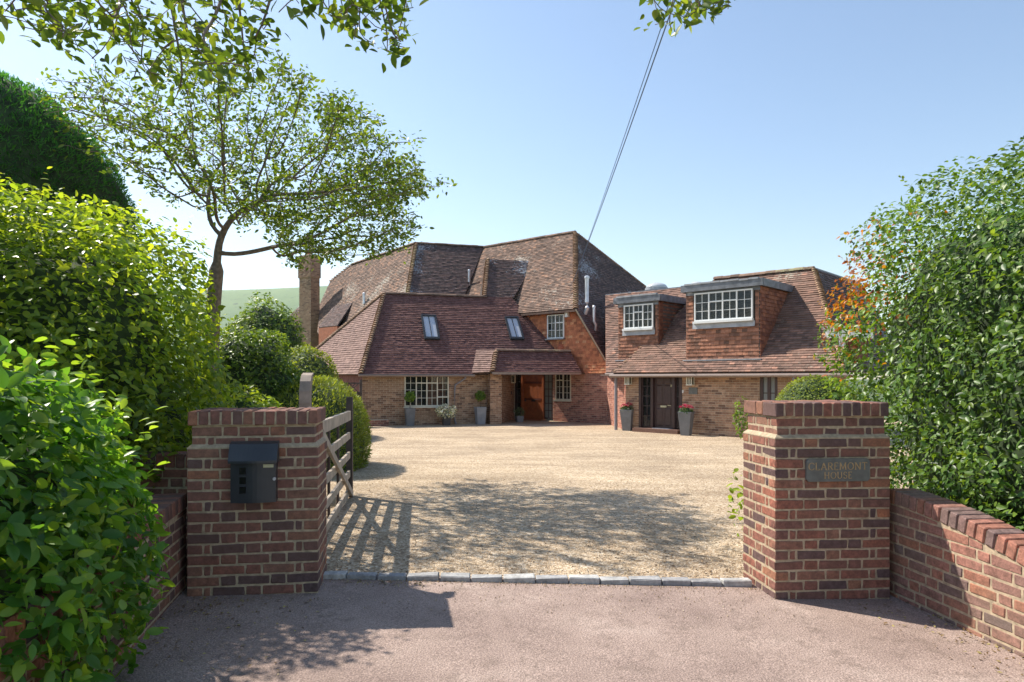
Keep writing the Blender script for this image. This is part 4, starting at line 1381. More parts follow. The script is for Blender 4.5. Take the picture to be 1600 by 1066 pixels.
# white side dormer on the right end
wd = W(1316, 530, 18.9)
sdm = MB().box(wd + V(.35, .3, .17), (.9, 1.2, .26), RA.t, RA.n).build('side_dormer', M['white'], house)
MB().box(wd + V(.42, .35, -.25), (.6, 1.0, .6), RA.t, RA.n).build('cheek', M['tile_cheek'], sdm)
MB().box(wd + V(-.0, .0, -.25), (.14, .14, .6), RA.t, RA.n).build('post', M['white'], sdm)
MB().box(wd + V(.35, .3, .32), (1.0, 1.3, .05), RA.t, RA.n).build('flat_roof', M['leadpale'], sdm)
# brick edging at the left corner
eb0 = LW.s(566); 
brick_wall('brick_edging', Frame(-17, 25.72), Frame(-17, 25.72).s(566), Frame(-17, 25.72).s(607), GZ, GZ + .24, 'housebrickred', house, seed=33, thick=.2)

# ------------------------------------------------------------------ gate pillars and low walls: brick by brick
import bmesh
_bm = {}
def brick_mesh(L, D, Hh, mat, var):
    key = (round(L, 3), round(D, 3), round(Hh, 3), mat, var)
    if key in _bm: return _bm[key]
    bm = bmesh.new()
    bmesh.ops.create_cube(bm, size=1.0)
    rr = random.Random(int(L * 7919 + D * 104729 + Hh * 1299709) * 31 + var * 17)
    for v in bm.verts:
        v.co.x *= L; v.co.y *= D; v.co.z *= Hh
    bmesh.ops.bevel(bm, geom=bm.edges[:], offset=.006, segments=1, affect='EDGES', profile=.5)
    for v in bm.verts:
        v.co += Vector((rr.uniform(-.0034, .0034), rr.uniform(-.003, .003), rr.uniform(-.0026, .0026)))
    me = bpy.data.meshes.new('brick')
    bm.to_mesh(me); bm.free()
    me.materials.append(M[mat])
    _bm[key] = me
    return me

def put_brick(parent, c, ang, L, D, Hh, mat):
    rr = random
    return link('brick', brick_mesh(L - .002, D, Hh - .0025, mat, rr.randrange(4)), parent, c,
                (rr.uniform(-.012, .012), rr.uniform(-.009, .009), ang + rr.uniform(-.009, .009)))

def pillar(corner, deg, side, ncourse, z0, label, mat='brick'):
    """corner: the front corner next to the gateway; side -1: body extends to the left"""
    fr = Frame(deg, 0); t, n = fr.t, fr.n
    Wd, Dp_ = .889, .552
    o = V(corner[0], corner[1], 0) - (t * Wd if side < 0 else V(0, 0, 0))      # left front corner
    P = thing('brick_pillar', (o.x + .44 * t.x, o.y + .44 * t.y + .25, z0), label, 'gate pillar')
    ztop = z0 + ncourse * .075
    nk0 = ncourse - 2
    core = MB()
    g = .0035
    core.box(o + t * Wd / 2 + n * Dp_ / 2 + V(0, 0, (z0 - .25 + z0 + nk0 * .075) / 2), (Wd - 2 * g, Dp_ - 2 * g, nk0 * .075 + .25), t, n)
    core.box(o + t * Wd / 2 + n * Dp_ / 2 + V(0, 0, z0 + nk0 * .075 + .075 + .005), (Wd - 2 * g - .05, Dp_ - 2 * g - .05, .16), t, n)
    core.box(o + t * Wd / 2 + n * Dp_ / 2 + V(0, 0, ztop + .049), (Wd - .026, Dp_ - .012, .09), t, n)
    # sloping mortar ledge below the neck
    e, h0, h1 = .027, z0 + nk0 * .075 - .012, z0 + nk0 * .075 + .022
    c4 = [o, o + t * Wd, o + t * Wd + n * Dp_, o + n * Dp_]
    ins = [o + (t + n) * e, o + t * (Wd - e) + n * e, o + t * (Wd - e) + n * (Dp_ - e), o + t * e + n * (Dp_ - e)]
    core.add([p + V(0, 0, h0) for p in c4] + [p + V(0, 0, h0 + .008) for p in c4] + [p + V(0, 0, h1) for p in ins],
             [(0, 1, 5, 4), (1, 2, 6, 5), (2, 3, 7, 6), (3, 0, 4, 7), (4, 5, 9, 8), (5, 6, 10, 9), (6, 7, 11, 10), (7, 4, 8, 11)])
    core.build('mortar', M['mortar'], P)
    S, Hd, Q, G = .215, .1025, .046, .010
    for j in range(ncourse):
        zc = z0 + j * .075 + .0325
        inset = .025 if j >= nk0 else 0.0
        kx, ky = (Wd - 2 * inset) / Wd, (Dp_ - 2 * inset) / Dp_
        even = (ncourse - 1 - j) % 2 == 0
        fseq = [S, Hd, S, Hd, S] if even else [Hd, Q, S, Hd, S, Q, Hd]
        dep = Hd
        for yy, inward in ((0, 1), (Dp_, -1)):
            x = 0
            for L in fseq:
                D = dep if (L == S or L == Q) else (.1025 if even else .1025)
                if not even and L == Hd and (x < .01 or x > Wd - .12): D = S
                c = o + t * (inset + (x + L / 2) * kx) + n * (inset + (yy + inward * D / 2) * ky) + V(0, 0, zc)
                put_brick(P, c - n * inward * random.uniform(0, .003), fr.ang, L * kx, D * ky, .065, mat)
                x += L + G
        # sides between the corner bricks
        for xx, inward in ((0, 1), (Wd, -1)):
            y = (Hd if even else S) + G
            sseq = [Q, S, Q] if even else [Hd]
            for L in sseq:
                D = .1025
                c = o + t * (inset + (xx + inward * D / 2) * kx) + n * (inset + (y + L / 2) * ky) + V(0, 0, zc)
                put_brick(P, c, fr.ang + math.pi / 2, L * ky, D * kx, .065, mat)
                y += L + G
    # brick on edge capping
    zc = ztop + .0512 + .003
    for r, (y0, D) in enumerate(((0, .215), (.225, .1025), (.3375, .215))):
        for i in range(12):
            c = o + t * ((i + .5) * Wd / 12) + n * (y0 + D / 2) + V(0, 0, zc + random.uniform(-.003, .003))
            put_brick(P, c, fr.ang, .064, D, .1025, mat)
    return P, o, fr

LP, lo_, lfr = pillar((-1.39, 4.90), -9, -1, 16, .07, 'left gate pillar of dark red brick carrying a grey letterbox')
RP, ro_, rfr = pillar((1.926, 5.0), -5, 1, 18, -.03, 'right gate pillar of red brick bearing the slate house name plate')

def low_wall(name, label, a, d, length, rows, top, zbase, mat='wallbrick', thick=.215, face=-1, group=None, cap=True):
    """brick wall from a along d; face: side seen (n*face)"""
    d = Vector(d).normalized(); n = V(-d.y, d.x, 0) * face       # n: outward, towards the viewer's side
    P = thing(name, (a[0], a[1], zbase), label, 'garden wall')
    ang = math.atan2(d.y, d.x)
    A = V(a[0], a[1], 0)
    capz = .105 if cap else 0
    mb = MB(); N = 16
    for i in range(N):
        s0, s1 = length * i / N, length * (i + 1) / N
        pts = [A + d * s0 + V(0, 0, zbase - .3), A + d * s1 + V(0, 0, zbase - .3), A + d * s1 + V(0, 0, top(s1) - .02), A + d * s0 + V(0, 0, top(s0) - .02)]
        mb.prism([p - n * .004 for p in pts], -n * (thick - .02))
    mb.build('mortar', M['mortar'], P)
    for j in range(rows):
        z0 = zbase - .02 + j * .075
        x = -(.1625 if j % 2 else 0); k = 0
        while x < length:
            L = .215 if (k + j) % 3 else .1025
            k += 1
            p, q = max(x, 0), min(x + L, length)
            x += L + .01
            if q - p < .03: continue
            m = (p + q) / 2; ct_ = top(m) - capz - .012
            if z0 + .02 > ct_: continue
            zt0 = z0 + .065
            if min(top(p), top(q)) - capz - .012 >= zt0:
                put_brick(P, A + d * m - n * .05 + V(0, 0, z0 + .0325), ang, q - p, .1, .065, mat)
            else:                                          # cut under the sloping capping
                zp, zq = min(zt0, top(p) - capz - .012), min(zt0, top(q) - capz - .012)
                zp, zq = max(zp, z0 + .008), max(zq, z0 + .008)
                b = MB().prism([A + d * p + V(0, 0, z0), A + d * q + V(0, 0, z0), A + d * q + V(0, 0, zq), A + d * p + V(0, 0, zp)], -n * .1)
                b.build('brick', M[mat], P)
    if cap:
        nc = int(length / .075)
        for i in range(nc):
            s = (i + .5) * length / nc
            sl = math.atan2(top(s + .05) - top(s - .05), .1)
            zc = top(s) - .0512
            o = link('brick', brick_mesh(.065, thick, .1025, mat, random.randrange(3)), P, A + d * s - n * (thick / 2 - .008) + V(0, 0, zc))
            o.rotation_euler = (Matrix.Rotation(ang, 3, 'Z') @ Matrix.Rotation(-sl, 3, 'Y')).to_euler()
    return P
rtop = lambda s: max(.32, .765 - .03 * s - .088 * s * s)
low_wall('garden_wall', 'low red brick wall sweeping down from the right pillar, half in sun', (2.865, 5.2), (.119, -.993, 0), 2.3, 11, rtop, -.06, face=-1)
ltop = lambda s: .775 - .03 * s
low_wall('garden_wall', 'low shaded brick wall below the leafy shrub on the left', (-2.36, 4.95), (.195, -.98, 0), 4.2, 11, ltop, .05, mat='brick', face=1)
low_wall('garden_wall', 'short dark wall stub behind the left pillar under the laurel', (-3.6, 5.16), (1, .0, 0), 1.28, 13, lambda s: 1.03, .05, mat='brick', face=-1)

for nm, pts, h in (('planting_bed', [(3.09, 5.3), (3.36, 2.95), (8, 2.4), (8, 8), (3.2, 7.3)], rtop), ('planting_bed', [(-2.62, 4.9), (-1.85, 1.0), (-9, 1.0), (-9, 8.6), (-2.7, 8.6), (-3.1, 5.4)], None)):
    vs = [(x, y, -.3) for x, y in pts] + [(x, y, (.33 if h else .42) if y < 5.35 else .05) for x, y in pts]
    n_ = len(pts)
    tag(MB().add(vs, [tuple(range(n_, 2 * n_))] + [(i, (i + 1) % n_, n_ + (i + 1) % n_, n_ + i) for i in range(n_)]).build(nm, M['soil']), kind='structure')

# kerb of granite setts
kerb = thing('kerb', (.2, 5.33, .03), None, None, kind='structure')
ks = 14; x = -1.50
for i in range(ks):
    L = random.uniform(.215, .245)
    xc = x + L / 2; yy = 5.28 + .06 * (xc + 1.5) / 3.4
    o = link('granite_sett', brick_mesh(L, .095, .10, 'granite', i % 3), kerb, (xc, yy, zt(xc) - .008 + random.uniform(-.008, .006)), (random.uniform(-.05, .05), random.uniform(-.03, .03), .018 + random.uniform(-.02, .02)))
    x += L + .012
    if x > 1.78: break

# ------------------------------------------------------------------ letterbox
def letterbox():
    f = Frame(-9, lfr.n.dot(lo_))
    s0, s1 = f.s(362), f.s(437)
    off = .15
    zt0, zb = f.z(400, 691, .1), f.z(400, 786, .1)
    zm = f.z(400, 722, .1)
    w = s1 - s0
    T = thing('letterbox', tuple(f.p((s0 + s1) / 2, zb, .0)), 'anthracite steel letterbox with sloping lid, fixed on the left pillar', 'letterbox')
    b = MB()
    # body: bowed front
    prof = []
    K = 10
    for i in range(K + 1):
        a = i / K
        s = s0 + .012 + (w - .024) * a
        prof.append((s, .085 + .025 * math.sin(math.pi * a)))
    vs, fs = [], []
    for (s, o) in prof:
        vs += [f.p(s + (.012 if s < (s0 + s1) / 2 else -.0) * 0, zb, o), f.p(s, zm, o)]
    k = len(vs)
    for (s, o) in (prof[0], prof[-1]):
        vs += [f.p(s, zb, .008), f.p(s, zm + .1, .008)]
    for i in range(K): fs.append((2 * i, 2 * i + 2, 2 * i + 3, 2 * i + 1))
    fs += [(0, 1, k + 1, k), (2 * K, k + 2, k + 3, 2 * K + 1)]
    fs.append(tuple([k] + [2 * i for i in range(K + 1)] + [k + 2])[::-1])
    b.add(vs, fs)
    b.build('body', M['boxgrey'], T, smooth=False)
    l = MB(); vs, fs = [], []
    for i in range(K + 1):
        a = i / K; s = s0 + w * a
        o = .098 + .028 * math.sin(math.pi * a)
        vs += [f.p(s, zm - .008, o + .012), f.p(s, zm + .01, o + .012), f.p(s, zt0 - .015, o * .62), f.p(s, zt0, .008)]
    for i in range(K):
        for j in range(3): fs.append((4 * i + j, 4 * i + 4 + j, 4 * i + 5 + j, 4 * i + 1 + j))
    for e in (0, K): 
        q = 4 * e; vs += [f.p(s0 if e == 0 else s1, zm - .008, .008)]; fs.append((q, q + 1, q + 2, q + 3, len(vs) - 1))
    l.add(vs, fs).build('lid', M['boxgrey'], T)
    for k in range(3):
        zc = f.z(378, 736 + 15 * k, .1)
        sc = f.s(379.5, .1)
        MB().box(f.p(sc, zc, .104), (.042, .008, .046), f.t, f.n).build('window_slot', M['boxslot'], T)
    MB().box(f.p(f.s(419.5, .1), f.z(419, 728, .1), .1045), (.068, .006, .022), f.t, f.n).build('name_tag', M['brass'], T)
    MB().tube([f.p(f.s(428, .12), f.z(428, 749, .12), .09), f.p(f.s(428, .12), f.z(428, 749, .12), .11)], .011, 10).build('lock', M['zinc'], T)
letterbox()

# ------------------------------------------------------------------ name plate with its lettering
GLY = {  # strokes: (x0,y0,x1,y1) straight or ('arc',cx,cy,rx,ry,a0,a1); serifs: (x,y)
    'C': (.85, [('arc', .47, .5, .43, .5, 40, 320)], [(.82, .80, 1), (.82, .18, 1)]),
    'L': (.68, [(.14, 0, .14, 1), (.14, 0, .62, 0)], [(.14, 1, 0), (.14, 0, 0), (.62, .07, 1)]),
    'A': (.9, [(.1, 0, .45, 1), (.45, 1, .82, 0), (.24, .36, .67, .36)], [(.1, 0, 0), (.82, 0, 0)]),
    'R': (.8, [(.14, 0, .14, 1), (.14, 1, .42, 1), (.14, .5, .42, .5), ('arc', .42, .75, .24, .25, -90, 90), (.36, .5, .74, 0)], [(.14, 0, 0), (.14, 1, 0), (.74, 0, 0)]),
    'E': (.66, [(.14, 0, .14, 1), (.14, 1, .58, 1), (.14, .52, .48, .52), (.14, 0, .6, 0)], [(.58, .95, 1), (.6, .06, 1)]),
    'M': (1.1, [(.14, 0, .18, 1), (.18, 1, .55, .1), (.55, .1, .92, 1), (.92, 1, .97, 0)], [(.14, 0, 0), (.97, 0, 0), (.16, 1, 0), (.94, 1, 0)]),
    'O': (.95, [('arc', .48, .5, .42, .5, 0, 360)], []),
    'N': (.95, [(.14, 0, .14, 1), (.14, 1, .80, 0), (.80, 0, .80, 1)], [(.14, 0, 0), (.12, 1, 0), (.80, 1, 0)]),
    'T': (.8, [(.4, 0, .4, 1), (.04, 1, .76, 1)], [(.4, 0, 0), (.05, .94, 1), (.75, .94, 1)]),
    'H': (.92, [(.14, 0, .14, 1), (.76, 0, .76, 1), (.14, .52, .76, .52)], [(.14, 0, 0), (.14, 1, 0), (.76, 0, 0), (.76, 1, 0)]),
    'U': (.9, [(.14, 1, .14, .32), (.74, 1, .74, .32), ('arc', .44, .32, .30, .32, 180, 360)], [(.14, 1, 0), (.74, 1, 0)]),
    'S': (.66, [('arc', .34, .75, .24, .25, 20, 270), ('arc', .34, .25, .26, .25, -160, 90)], [(.56, .88, 1), (.1, .14, 1)]),
}
def lettering(T, f, s, z, h, text, off, mat):
    """raised letters, one part each"""
    for chn in text:
        sc = h if chn.isupper() else h * .74
        wd, strokes, ser = GLY[chn.upper()]
        mb = MB()
        lw = .13
        for st in strokes:
            if st[0] == 'arc':
                _, cx, cy, rx, ry, a0, a1 = st
                pts = [(cx + rx * math.cos(R(a)), cy + ry * math.sin(R(a))) for a in np.linspace(a0, a1, 14)]
            else: pts = [(st[0], st[1]), (st[2], st[3])]
            for (p, q) in zip(pts[:-1], pts[1:]):
                vert = abs(q[1] - p[1]) > abs(q[0] - p[0])
                ww = lw if vert else lw * .65
                mb.bar(f.p(s + p[0] * sc, z + p[1] * sc, off), f.p(s + q[0] * sc, z + q[1] * sc, off), ww * sc, .004, up=f.n)
        for (x_, y_, v) in ser:
            if v: mb.box(f.p(s + x_ * sc, z + y_ * sc, off), (.05 * sc, .004, .16 * sc), f.t, f.n)
            else: mb.box(f.p(s + x_ * sc, z + y_ * sc, off), (.24 * sc, .004, .055 * sc), f.t, f.n)
        mb.build('letter', M[mat], T)
        s += (wd + .13) * sc
    return s
def text_width(h, text):
    return sum((GLY[c.upper()][0] + .13) * (h if c.isupper() else h * .74) for c in text)
def nameplate():
    f = Frame(-5, rfr.n.dot(ro_))
    s0, s1 = f.s(1260, .02), f.s(1359, .02)
    z1, z0 = f.z(1309, 717, .02), f.z(1309, 752.5, .02)
    T = thing('house_name_plate', tuple(f.p((s0 + s1) / 2, z0, 0)), 'slate plate with gilt capitals set on the right pillar', 'name plate')
    c = .018
    pts = [(s0 + c, z0), (s1 - c, z0), (s1, z0 + c), (s1, z1 - c), (s1 - c, z1), (s0 + c, z1), (s0, z1 - c), (s0, z0 + c)]
    MB().prism([f.p(a, b, .022) for a, b in pts], f.n * .02).build('plate', M['slate'], T)
    h = .056
    w1_ = text_width(h, 'CLAREMONT'); k = (s1 - s0 - .03) / w1_
    h1 = h * min(1.0, k)
    wA = text_width(h1, 'CLAREMONT'); wB = text_width(h1 * .9, 'HOUSE')
    mid = (s0 + s1) / 2
    lettering(T, f, mid - wA / 2, z0 + (z1 - z0) * .52, h1, 'CLAREMONT', .0235, 'gold')
    lettering(T, f, mid - wB / 2, z0 + (z1 - z0) * .14, h1 * .9, 'HOUSE', .0235, 'gold')
nameplate()

# ------------------------------------------------------------------ five bar gate
def gate():
    g0, g1 = V(-1.68, 5.55, 0), V(-2.14, 9.0, 0)
    d = (g1 - g0).normalized(); n = V(d.y, -d.x, 0)           # n towards the drive
    L = (g1 - g0).length
    zb = .03
    T = thing('field_gate', (g0.x, g0.y, zb), 'open five bar timber gate folded back against the hedge', 'gate')
    hs = MB()
    hs.box(g0 + V(0, 0, .75), (.09, .085, 1.36), d, n)
    pts = [(0, 1.40, .10), (.01, 1.50, .10), (.05, 1.58, .10), (.10, 1.63, .085), (.17, 1.65, .05)]
    vs = []
    for (a, z, w) in pts:
        vs += [g0 + d * (a - w / 2) + n * .042 + V(0, 0, z), g0 + d * (a + w / 2) + n * .042 + V(0, 0, z), g0 + d * (a + w / 2) - n * .042 + V(0, 0, z), g0 + d * (a - w / 2) - n * .042 + V(0, 0, z)]
    fs = []
    for i in range(len(pts) - 1):
        for j in range(4): fs.append((4 * i + j, 4 * i + (j + 1) % 4, 4 * i + 4 + (j + 1) % 4, 4 * i + 4 + j))
    fs.append((16, 17, 18, 19)); hs.add(vs, fs)
    hs.build('heel_post', M['gatemid'], T)
    MB().box(g1 + V(0, 0, .70), (.10, .08, 1.32), d, n).build('end_post', M['gatedark'], T)
    for k, z in enumerate((.13, .36, .605, .86, 1.12)):
        h = .12 if k == 4 else .085
        MB().bar(g0 + d * .05 + V(0, 0, z + (.03 if k == 4 else 0)), g1 - d * .05 + V(0, 0, z), .045 if k == 4 else .03, h).build('bar', M['gatewood'], T)
    MB().bar(g1 - d * .02 + n * .035 + V(0, 0, .08), g0 + d * .7 + n * .035 + V(0, 0, 1.10), .03, .075, up=V(0, 0, 1)).build('brace', M['gatewood'], T)
    for a in (.9, 1.7, 2.5):
        MB().box(g0 + d * a - n * .035 + V(0, 0, .6), (.06, .025, 1.05), d, n).build('upright', M['gatedark'], T)
gate()

# ------------------------------------------------------------------ lanterns and plates on the house
def lantern(fr, x, y, w, h, label):
    d = fr.d(x); c = ray_plane(x, y, fr.n * fr.c, fr.n)
    off = .14
    wm, hm = w / F * d, h / F * d
    T = thing('wall_lantern', tuple(fr.p(fr.s(x), c.z - hm / 2, 0)), label, 'lantern', 'lanterns beside the house doors')
    f = MB(); s = fr.s(x)
    for sx in (-1, 1):
        for so in (-1, 1):
            f.box(fr.p(s + sx * wm * .42, c.z, off + so * wm * .4), (.022, .022, hm), fr.t, fr.n)
        f.box(fr.p(s + sx * wm * .14, c.z, off + wm * .4), (.016, .016, hm), fr.t, fr.n)
    for z in (-hm / 2, hm / 2): f.box(fr.p(s, c.z + z, off), (wm, wm * .95, .035), fr.t, fr.n)
    f.build('frame', M['cream'], T)
    MB().box(fr.p(s, c.z, off), (wm * .74, wm * .7, hm * .94), fr.t, fr.n).build('pane', M['lamp_glass'], T)
    MB().lathe(fr.p(s, c.z + hm / 2 + .018, off), [(wm * .5, 0), (wm * .2, .07), (.02, .10), (.02, .13)], 8).tube([fr.p(s, c.z + hm / 2 + .14, off), fr.p(s, c.z + hm / 2 + .14, 0)], .014, 6).build('hood', M['leadpale'], T)
M['lamp_glass'] = glass('lantern_glass', (.14, .14, .12), .3, .1)
lantern(RW, 985, 594, 9, 13, 'cream lantern left of the dark panelled door')
lantern(RW, 1082, 595, 10, 13, 'cream lantern above the number plate right of the dark door')
lantern(RF, 797, 592, 7, 12, 'cream lantern under the porch beside the orange door')
pc = RW.s(1083.5)
num = MB().box(RW.p(pc, RW.z(1083, 611), .02), (14 / F * 22, .03, 10 / F * 22), RW.t, RW.n).build('number_plate', M['slate'])
tag(num, 'small dark slate plate on brick below the right lantern', 'plate')
bell = MB().box(RF.p(RF.t.dot(ret0) + rlen * .75, 1.0, .02), (.10, .03, .14), RF.t, RF.n).build('bell_push', M['iron'])
tag(bell, 'black bell push on the brick beside the porch lantern', 'doorbell')
tg2 = MB().box(RW.p(RW.s(1067.5), RW.z(1068, 612), .02), (.04, .03, .09), RW.t, RW.n).build('bell_push', M['white'])
tag(tg2, 'white bell push on the frame right of the dark door', 'doorbell')

# ------------------------------------------------------------------ planters
LEAFS = {}
LEAFS['bay'] = leaf_mat('bay_leaf', (.07, .14, .02), (.14, .24, .03), (.26, .36, .05), trans=.3)
LEAFS['var'] = leaf_mat('variegated_leaf', (.2, .26, .14), (.68, .68, .6), (.8, .79, .74), trans=.3)
def planter(c, w0, w1, h, ang, mat):
    t = V(math.cos(ang), math.sin(ang), 0); n = V(-math.sin(ang), math.cos(ang), 0)
    def ring(w, z): return [c + t * sx * w / 2 + n * sy * w / 2 + V(0, 0, z) for sx, sy in ((-1, -1), (1, -1), (1, 1), (-1, 1))]
    rings = [ring(w0, 0), ring(w1 * .985, h - .05), ring(w1 * 1.02, h - .045), ring(w1 * 1.02, h), ring(w1 * .88, h), ring(w1 * .84, h - .06)]
    vs = [v for r in rings for v in r]; fs = [(3, 2, 1, 0)]
    for i in range(len(rings) - 1):
        for j in range(4): fs.append((4 * i + j, 4 * i + (j + 1) % 4, 4 * i + 4 + (j + 1) % 4, 4 * i + 4 + j))
    return MB().add(vs, fs), MB().add(ring(w1 * .845, h - .055), [(0, 1, 2, 3)])
def leaf_ball(T, c, r, n, leaf, mat, seed, name='foliage', flat=1.0, shape='leaf'):
    g = np.random.default_rng(seed)
    d = g.normal(size=(n, 3)); d /= np.linalg.norm(d, axis=1, keepdims=True)
    P = np.array(c) + d * (r * (1 - .45 * g.random((n, 1)) ** 1.5) * (1 + .12 * wav(d, 3, seed))[:, None]) * np.array([1, 1, flat])
    sd, ax, nm = rot_basis(d * .7 + np.array([0, 0, .4]) + g.normal(size=(n, 3)) * .5, g.normal(size=(n, 3)) + d * .6)
    o = link(name, leaf_mesh(name, P, sd, ax, nm, leaf * g.uniform(.7, 1.25, n), np.clip(g.normal(.5, .25, n), 0, 1), mat, shape, WL[T]), T, WL[T])
    o['kind'] = 'stuff'
def gpt(px, py, fr=None, off=.35):
    """standing point: ground under a pixel"""
    d = (EYE - GZ) * F / (py - YH); return V((px - 800) / F * d, d, GZ)
def wpt(px, fr, off):
    d = fr.d(px, off); return V((px - 800) / F * d, d, GZ)
def topiary(px, py, wpx, hpx, ball_px, stem_px, label, mat, seed):
    c = wpt(px, LW, .42); k = c.y / F
    T = thing('potted_bay_tree', tuple(c), label, 'potted tree', 'lollipop bay trees in planters')
    a, b = planter(c, wpx * .66 * k, wpx * .86 * k, hpx * k, .35, M[mat])
    a.build('planter', M[mat], T); b.build('soil', M['soil'], T)
    zt1 = c.z + hpx * k
    MB().tube([c + V(0, 0, hpx * k - .06), c + V(.01, 0, hpx * k + stem_px * k)], .014, 6).build('stem', M['bark'], T)
    leaf_ball(T, (c.x, c.y, zt1 + (stem_px + ball_px * .45) * k), ball_px / 2 * k, 420, .085, LEAFS['bay'], seed)
topiary(640.5, 664, 17, 27, 15, 12, 'lollipop bay tree in tall grey planter below the white window', 'potgrey', 61)
topiary(750.5, 660.5, 18, 27, 15, 11, 'lollipop bay tree in pale planter beside the porch pier', 'potpale', 62)
c = wpt(697.5, LW, .5); k = c.y / F
T = thing('flower_pot', tuple(c), 'dark pot spilling white and grey foliage under the window edge', 'plant pot')
a, b = planter(c, 10 * k, 13 * k, 17 * k, .35, 0); a.build('planter', M['potdark'], T); b.build('soil', M['soil'], T)
leaf_ball(T, (c.x, c.y, c.z + 22 * k), 17 * k, 420, .10, LEAFS['var'], 63, flat=.62)
c = gpt(811.5, 660); k = c.y / F
T = thing('flower_pot', tuple(c), 'small grey pot of sparse greenery beside the orange door', 'plant pot')
a, b = planter(c, 9 * k, 11 * k, 10 * k, .35, 0); a.build('planter', M['potgrey'], T); b.build('soil', M['soil'], T)
LEAFS['dull'] = leaf_mat('dull_leaf', (.05, .09, .04), (.09, .13, .06), (.16, .2, .1), trans=.25)
leaf_ball(T, (c.x, c.y, c.z + 16 * k), 8 * k, 150, .09, LEAFS['dull'], 64)
LEAFS['cyc'] = leaf_mat('cyclamen_leaf', (.03, .06, .02), (.05, .10, .03), (.2, .26, .16), trans=.25)
for (px, py, w, h, lab, sd) in ((981, 673, 23, 33, 'tall grey tapered planter of crimson flowers left of the dark door', 65), (1072, 680.5, 24, 37, 'tall grey tapered planter of crimson flowers right of the dark door', 66)):
    c = gpt(px, py); k = c.y / F
    T = thing('flower_planter', tuple(c), lab, 'planter', 'crimson flower planters flanking the dark door')
    a, b = planter(c, w * .56 * k, w * .84 * k, h * k, -.55, 0); a.build('planter', M['potgrey'], T); b.build('soil', M['soil'], T)
    leaf_ball(T, (c.x, c.y, c.z + h * k + .02), w * .42 * k, 180, .09, LEAFS['cyc'], sd, flat=.5)
    g = np.random.default_rng(sd)
    fl = MB()
    for i in range(60):
        a_ = g.uniform(0, 6.28); r_ = w * .46 * k * math.sqrt(g.random())
        p = c + V(r_ * math.cos(a_), r_ * math.sin(a_), h * k + .11 + .09 * (1 - (r_ / (w * .46 * k)) ** 2) + g.uniform(-.02, .03))
        for q in range(4):
            b_ = g.uniform(0, 6.28); s_ = g.uniform(.03, .05)
            u = V(math.cos(b_), math.sin(b_), g.uniform(.2, 1.2)).normalized(); v = V(-u.y, u.x, 0)
            fl.add([p, p + u * s_ * .6 + v * s_ * .5, p + u * s_ * 1.2, p + u * s_ * .6 - v * s_ * .5], [(0, 1, 2, 3)])
    o = fl.build('petals', M['pink'], T); o['kind'] = 'stuff'

# ------------------------------------------------------------------ overhead cables
hp = ray_plane(897, 441, apex, (CR.N)) ; hp = CR.px(896.5, 441)
hp = hp - CR.n * .05
def cable_pts(dx, dz):
    a = hp; b = W(1033, 30, 10.0)
    dirv = (b - a) / (a.y - b.y)
    end = b + dirv * 18
    pts = []
    for i in range(41):
        t = i / 40
        p = a.lerp(end, t)
        p = p + V(dx * (1 - abs(1 - 2 * t) * 0) * t * 2.2, 0, -1.2 * 4 * t * (1 - t) * .25 + dz * t)
        pts.append(p)
    return pts
T = thing('overhead_cable', tuple(hp), 'pair of thin overhead cables rising from the tall roof across the sky', 'cable')
MB().tube(cable_pts(0, 0), .010, 5).build('strand', M['cable'], T)
MB().tube(cable_pts(-.05, .02), .007, 5).build('strand', M['cable'], T)

# ------------------------------------------------------------------ garden lamps, side gate
def garden_lamp(px, py, d, label, wide=False):
    top = W(px, py, d)
    base = V(top.x, top.y, zg(top.x, top.y))
    T = thing('garden_lamp', tuple(base), label, 'garden lamp', None)
    r = .16 if not wide else .30
    MB().tube([base, V(top.x, top.y, top.z - .42)], .03, 8).build('post', M['white'], T)
    if wide:
        MB().lathe(V(top.x, top.y, top.z - .3), [(.05, -.12), (.30, 0), (.32, .04), (.08, .07), (.05, .16), (.09, .22), (.05, .3)], 16).build('bowl', M['white'], T)
    else:
        MB().lathe(V(top.x, top.y, top.z - .22), [(r, 0), (r * .55, .10), (r * .2, .18), (.02, .24)], 12).build('hood', M['white'], T)
        MB().lathe(V(top.x, top.y, top.z - .44), [(.07, 0), (.11, .2)], 8).build('pane', M['lamp_glass'], T)
garden_lamp(459, 586, 14.5, 'white hooded garden lamp just behind the curved gate post')
garden_lamp(493, 605, 16.5, 'small white hooded garden lamp above the clipped yew')
garden_lamp(514, 584, 21, 'white garden bird bath bowl before the left roof end', wide=True)
SG = Frame(-17, 25.6)
T = thing('trellis_gate', tuple(SG.p(SG.s(545), GZ)), 'dark timber side gate with lattice top at the house corner', 'side gate')
sa, sb = SG.s(530), SG.s(562)
for i in range(7):
    w = (sb - sa) / 7
    MB().box(SG.p(sa + w * (i + .5), GZ + .62, 0), (w - .012, .03, 1.24), SG.t, SG.n).build('board', M['gatedark'], T)
for s_ in (sa - .04, sb + .04): MB().box(SG.p(s_, GZ + .85, .0), (.09, .09, 1.75), SG.t, SG.n).build('post', M['gatedark'], T)
lt = MB()
for i in range(-3, 9):
    for sg_ in (1, -1):
        x0 = sa + (sb - sa) * i / 6
        a, b = (x0, x0 + .32 * 1) if sg_ > 0 else (x0 + .32, x0)
        if min(a, b) < sa or max(a, b) > sb: continue
        lt.bar(SG.p(a, GZ + 1.26, .0 + .01 * sg_), SG.p(b, GZ + 1.58, .01 * sg_), .03, .015, up=SG.n)
lt.bar(SG.p(sa, GZ + 1.26, .02), SG.p(sb, GZ + 1.26, .02), .05).bar(SG.p(sa, GZ + 1.6, .02), SG.p(sb, GZ + 1.6, .02), .05)
lt.build('lattice', M['gatedark'], T)

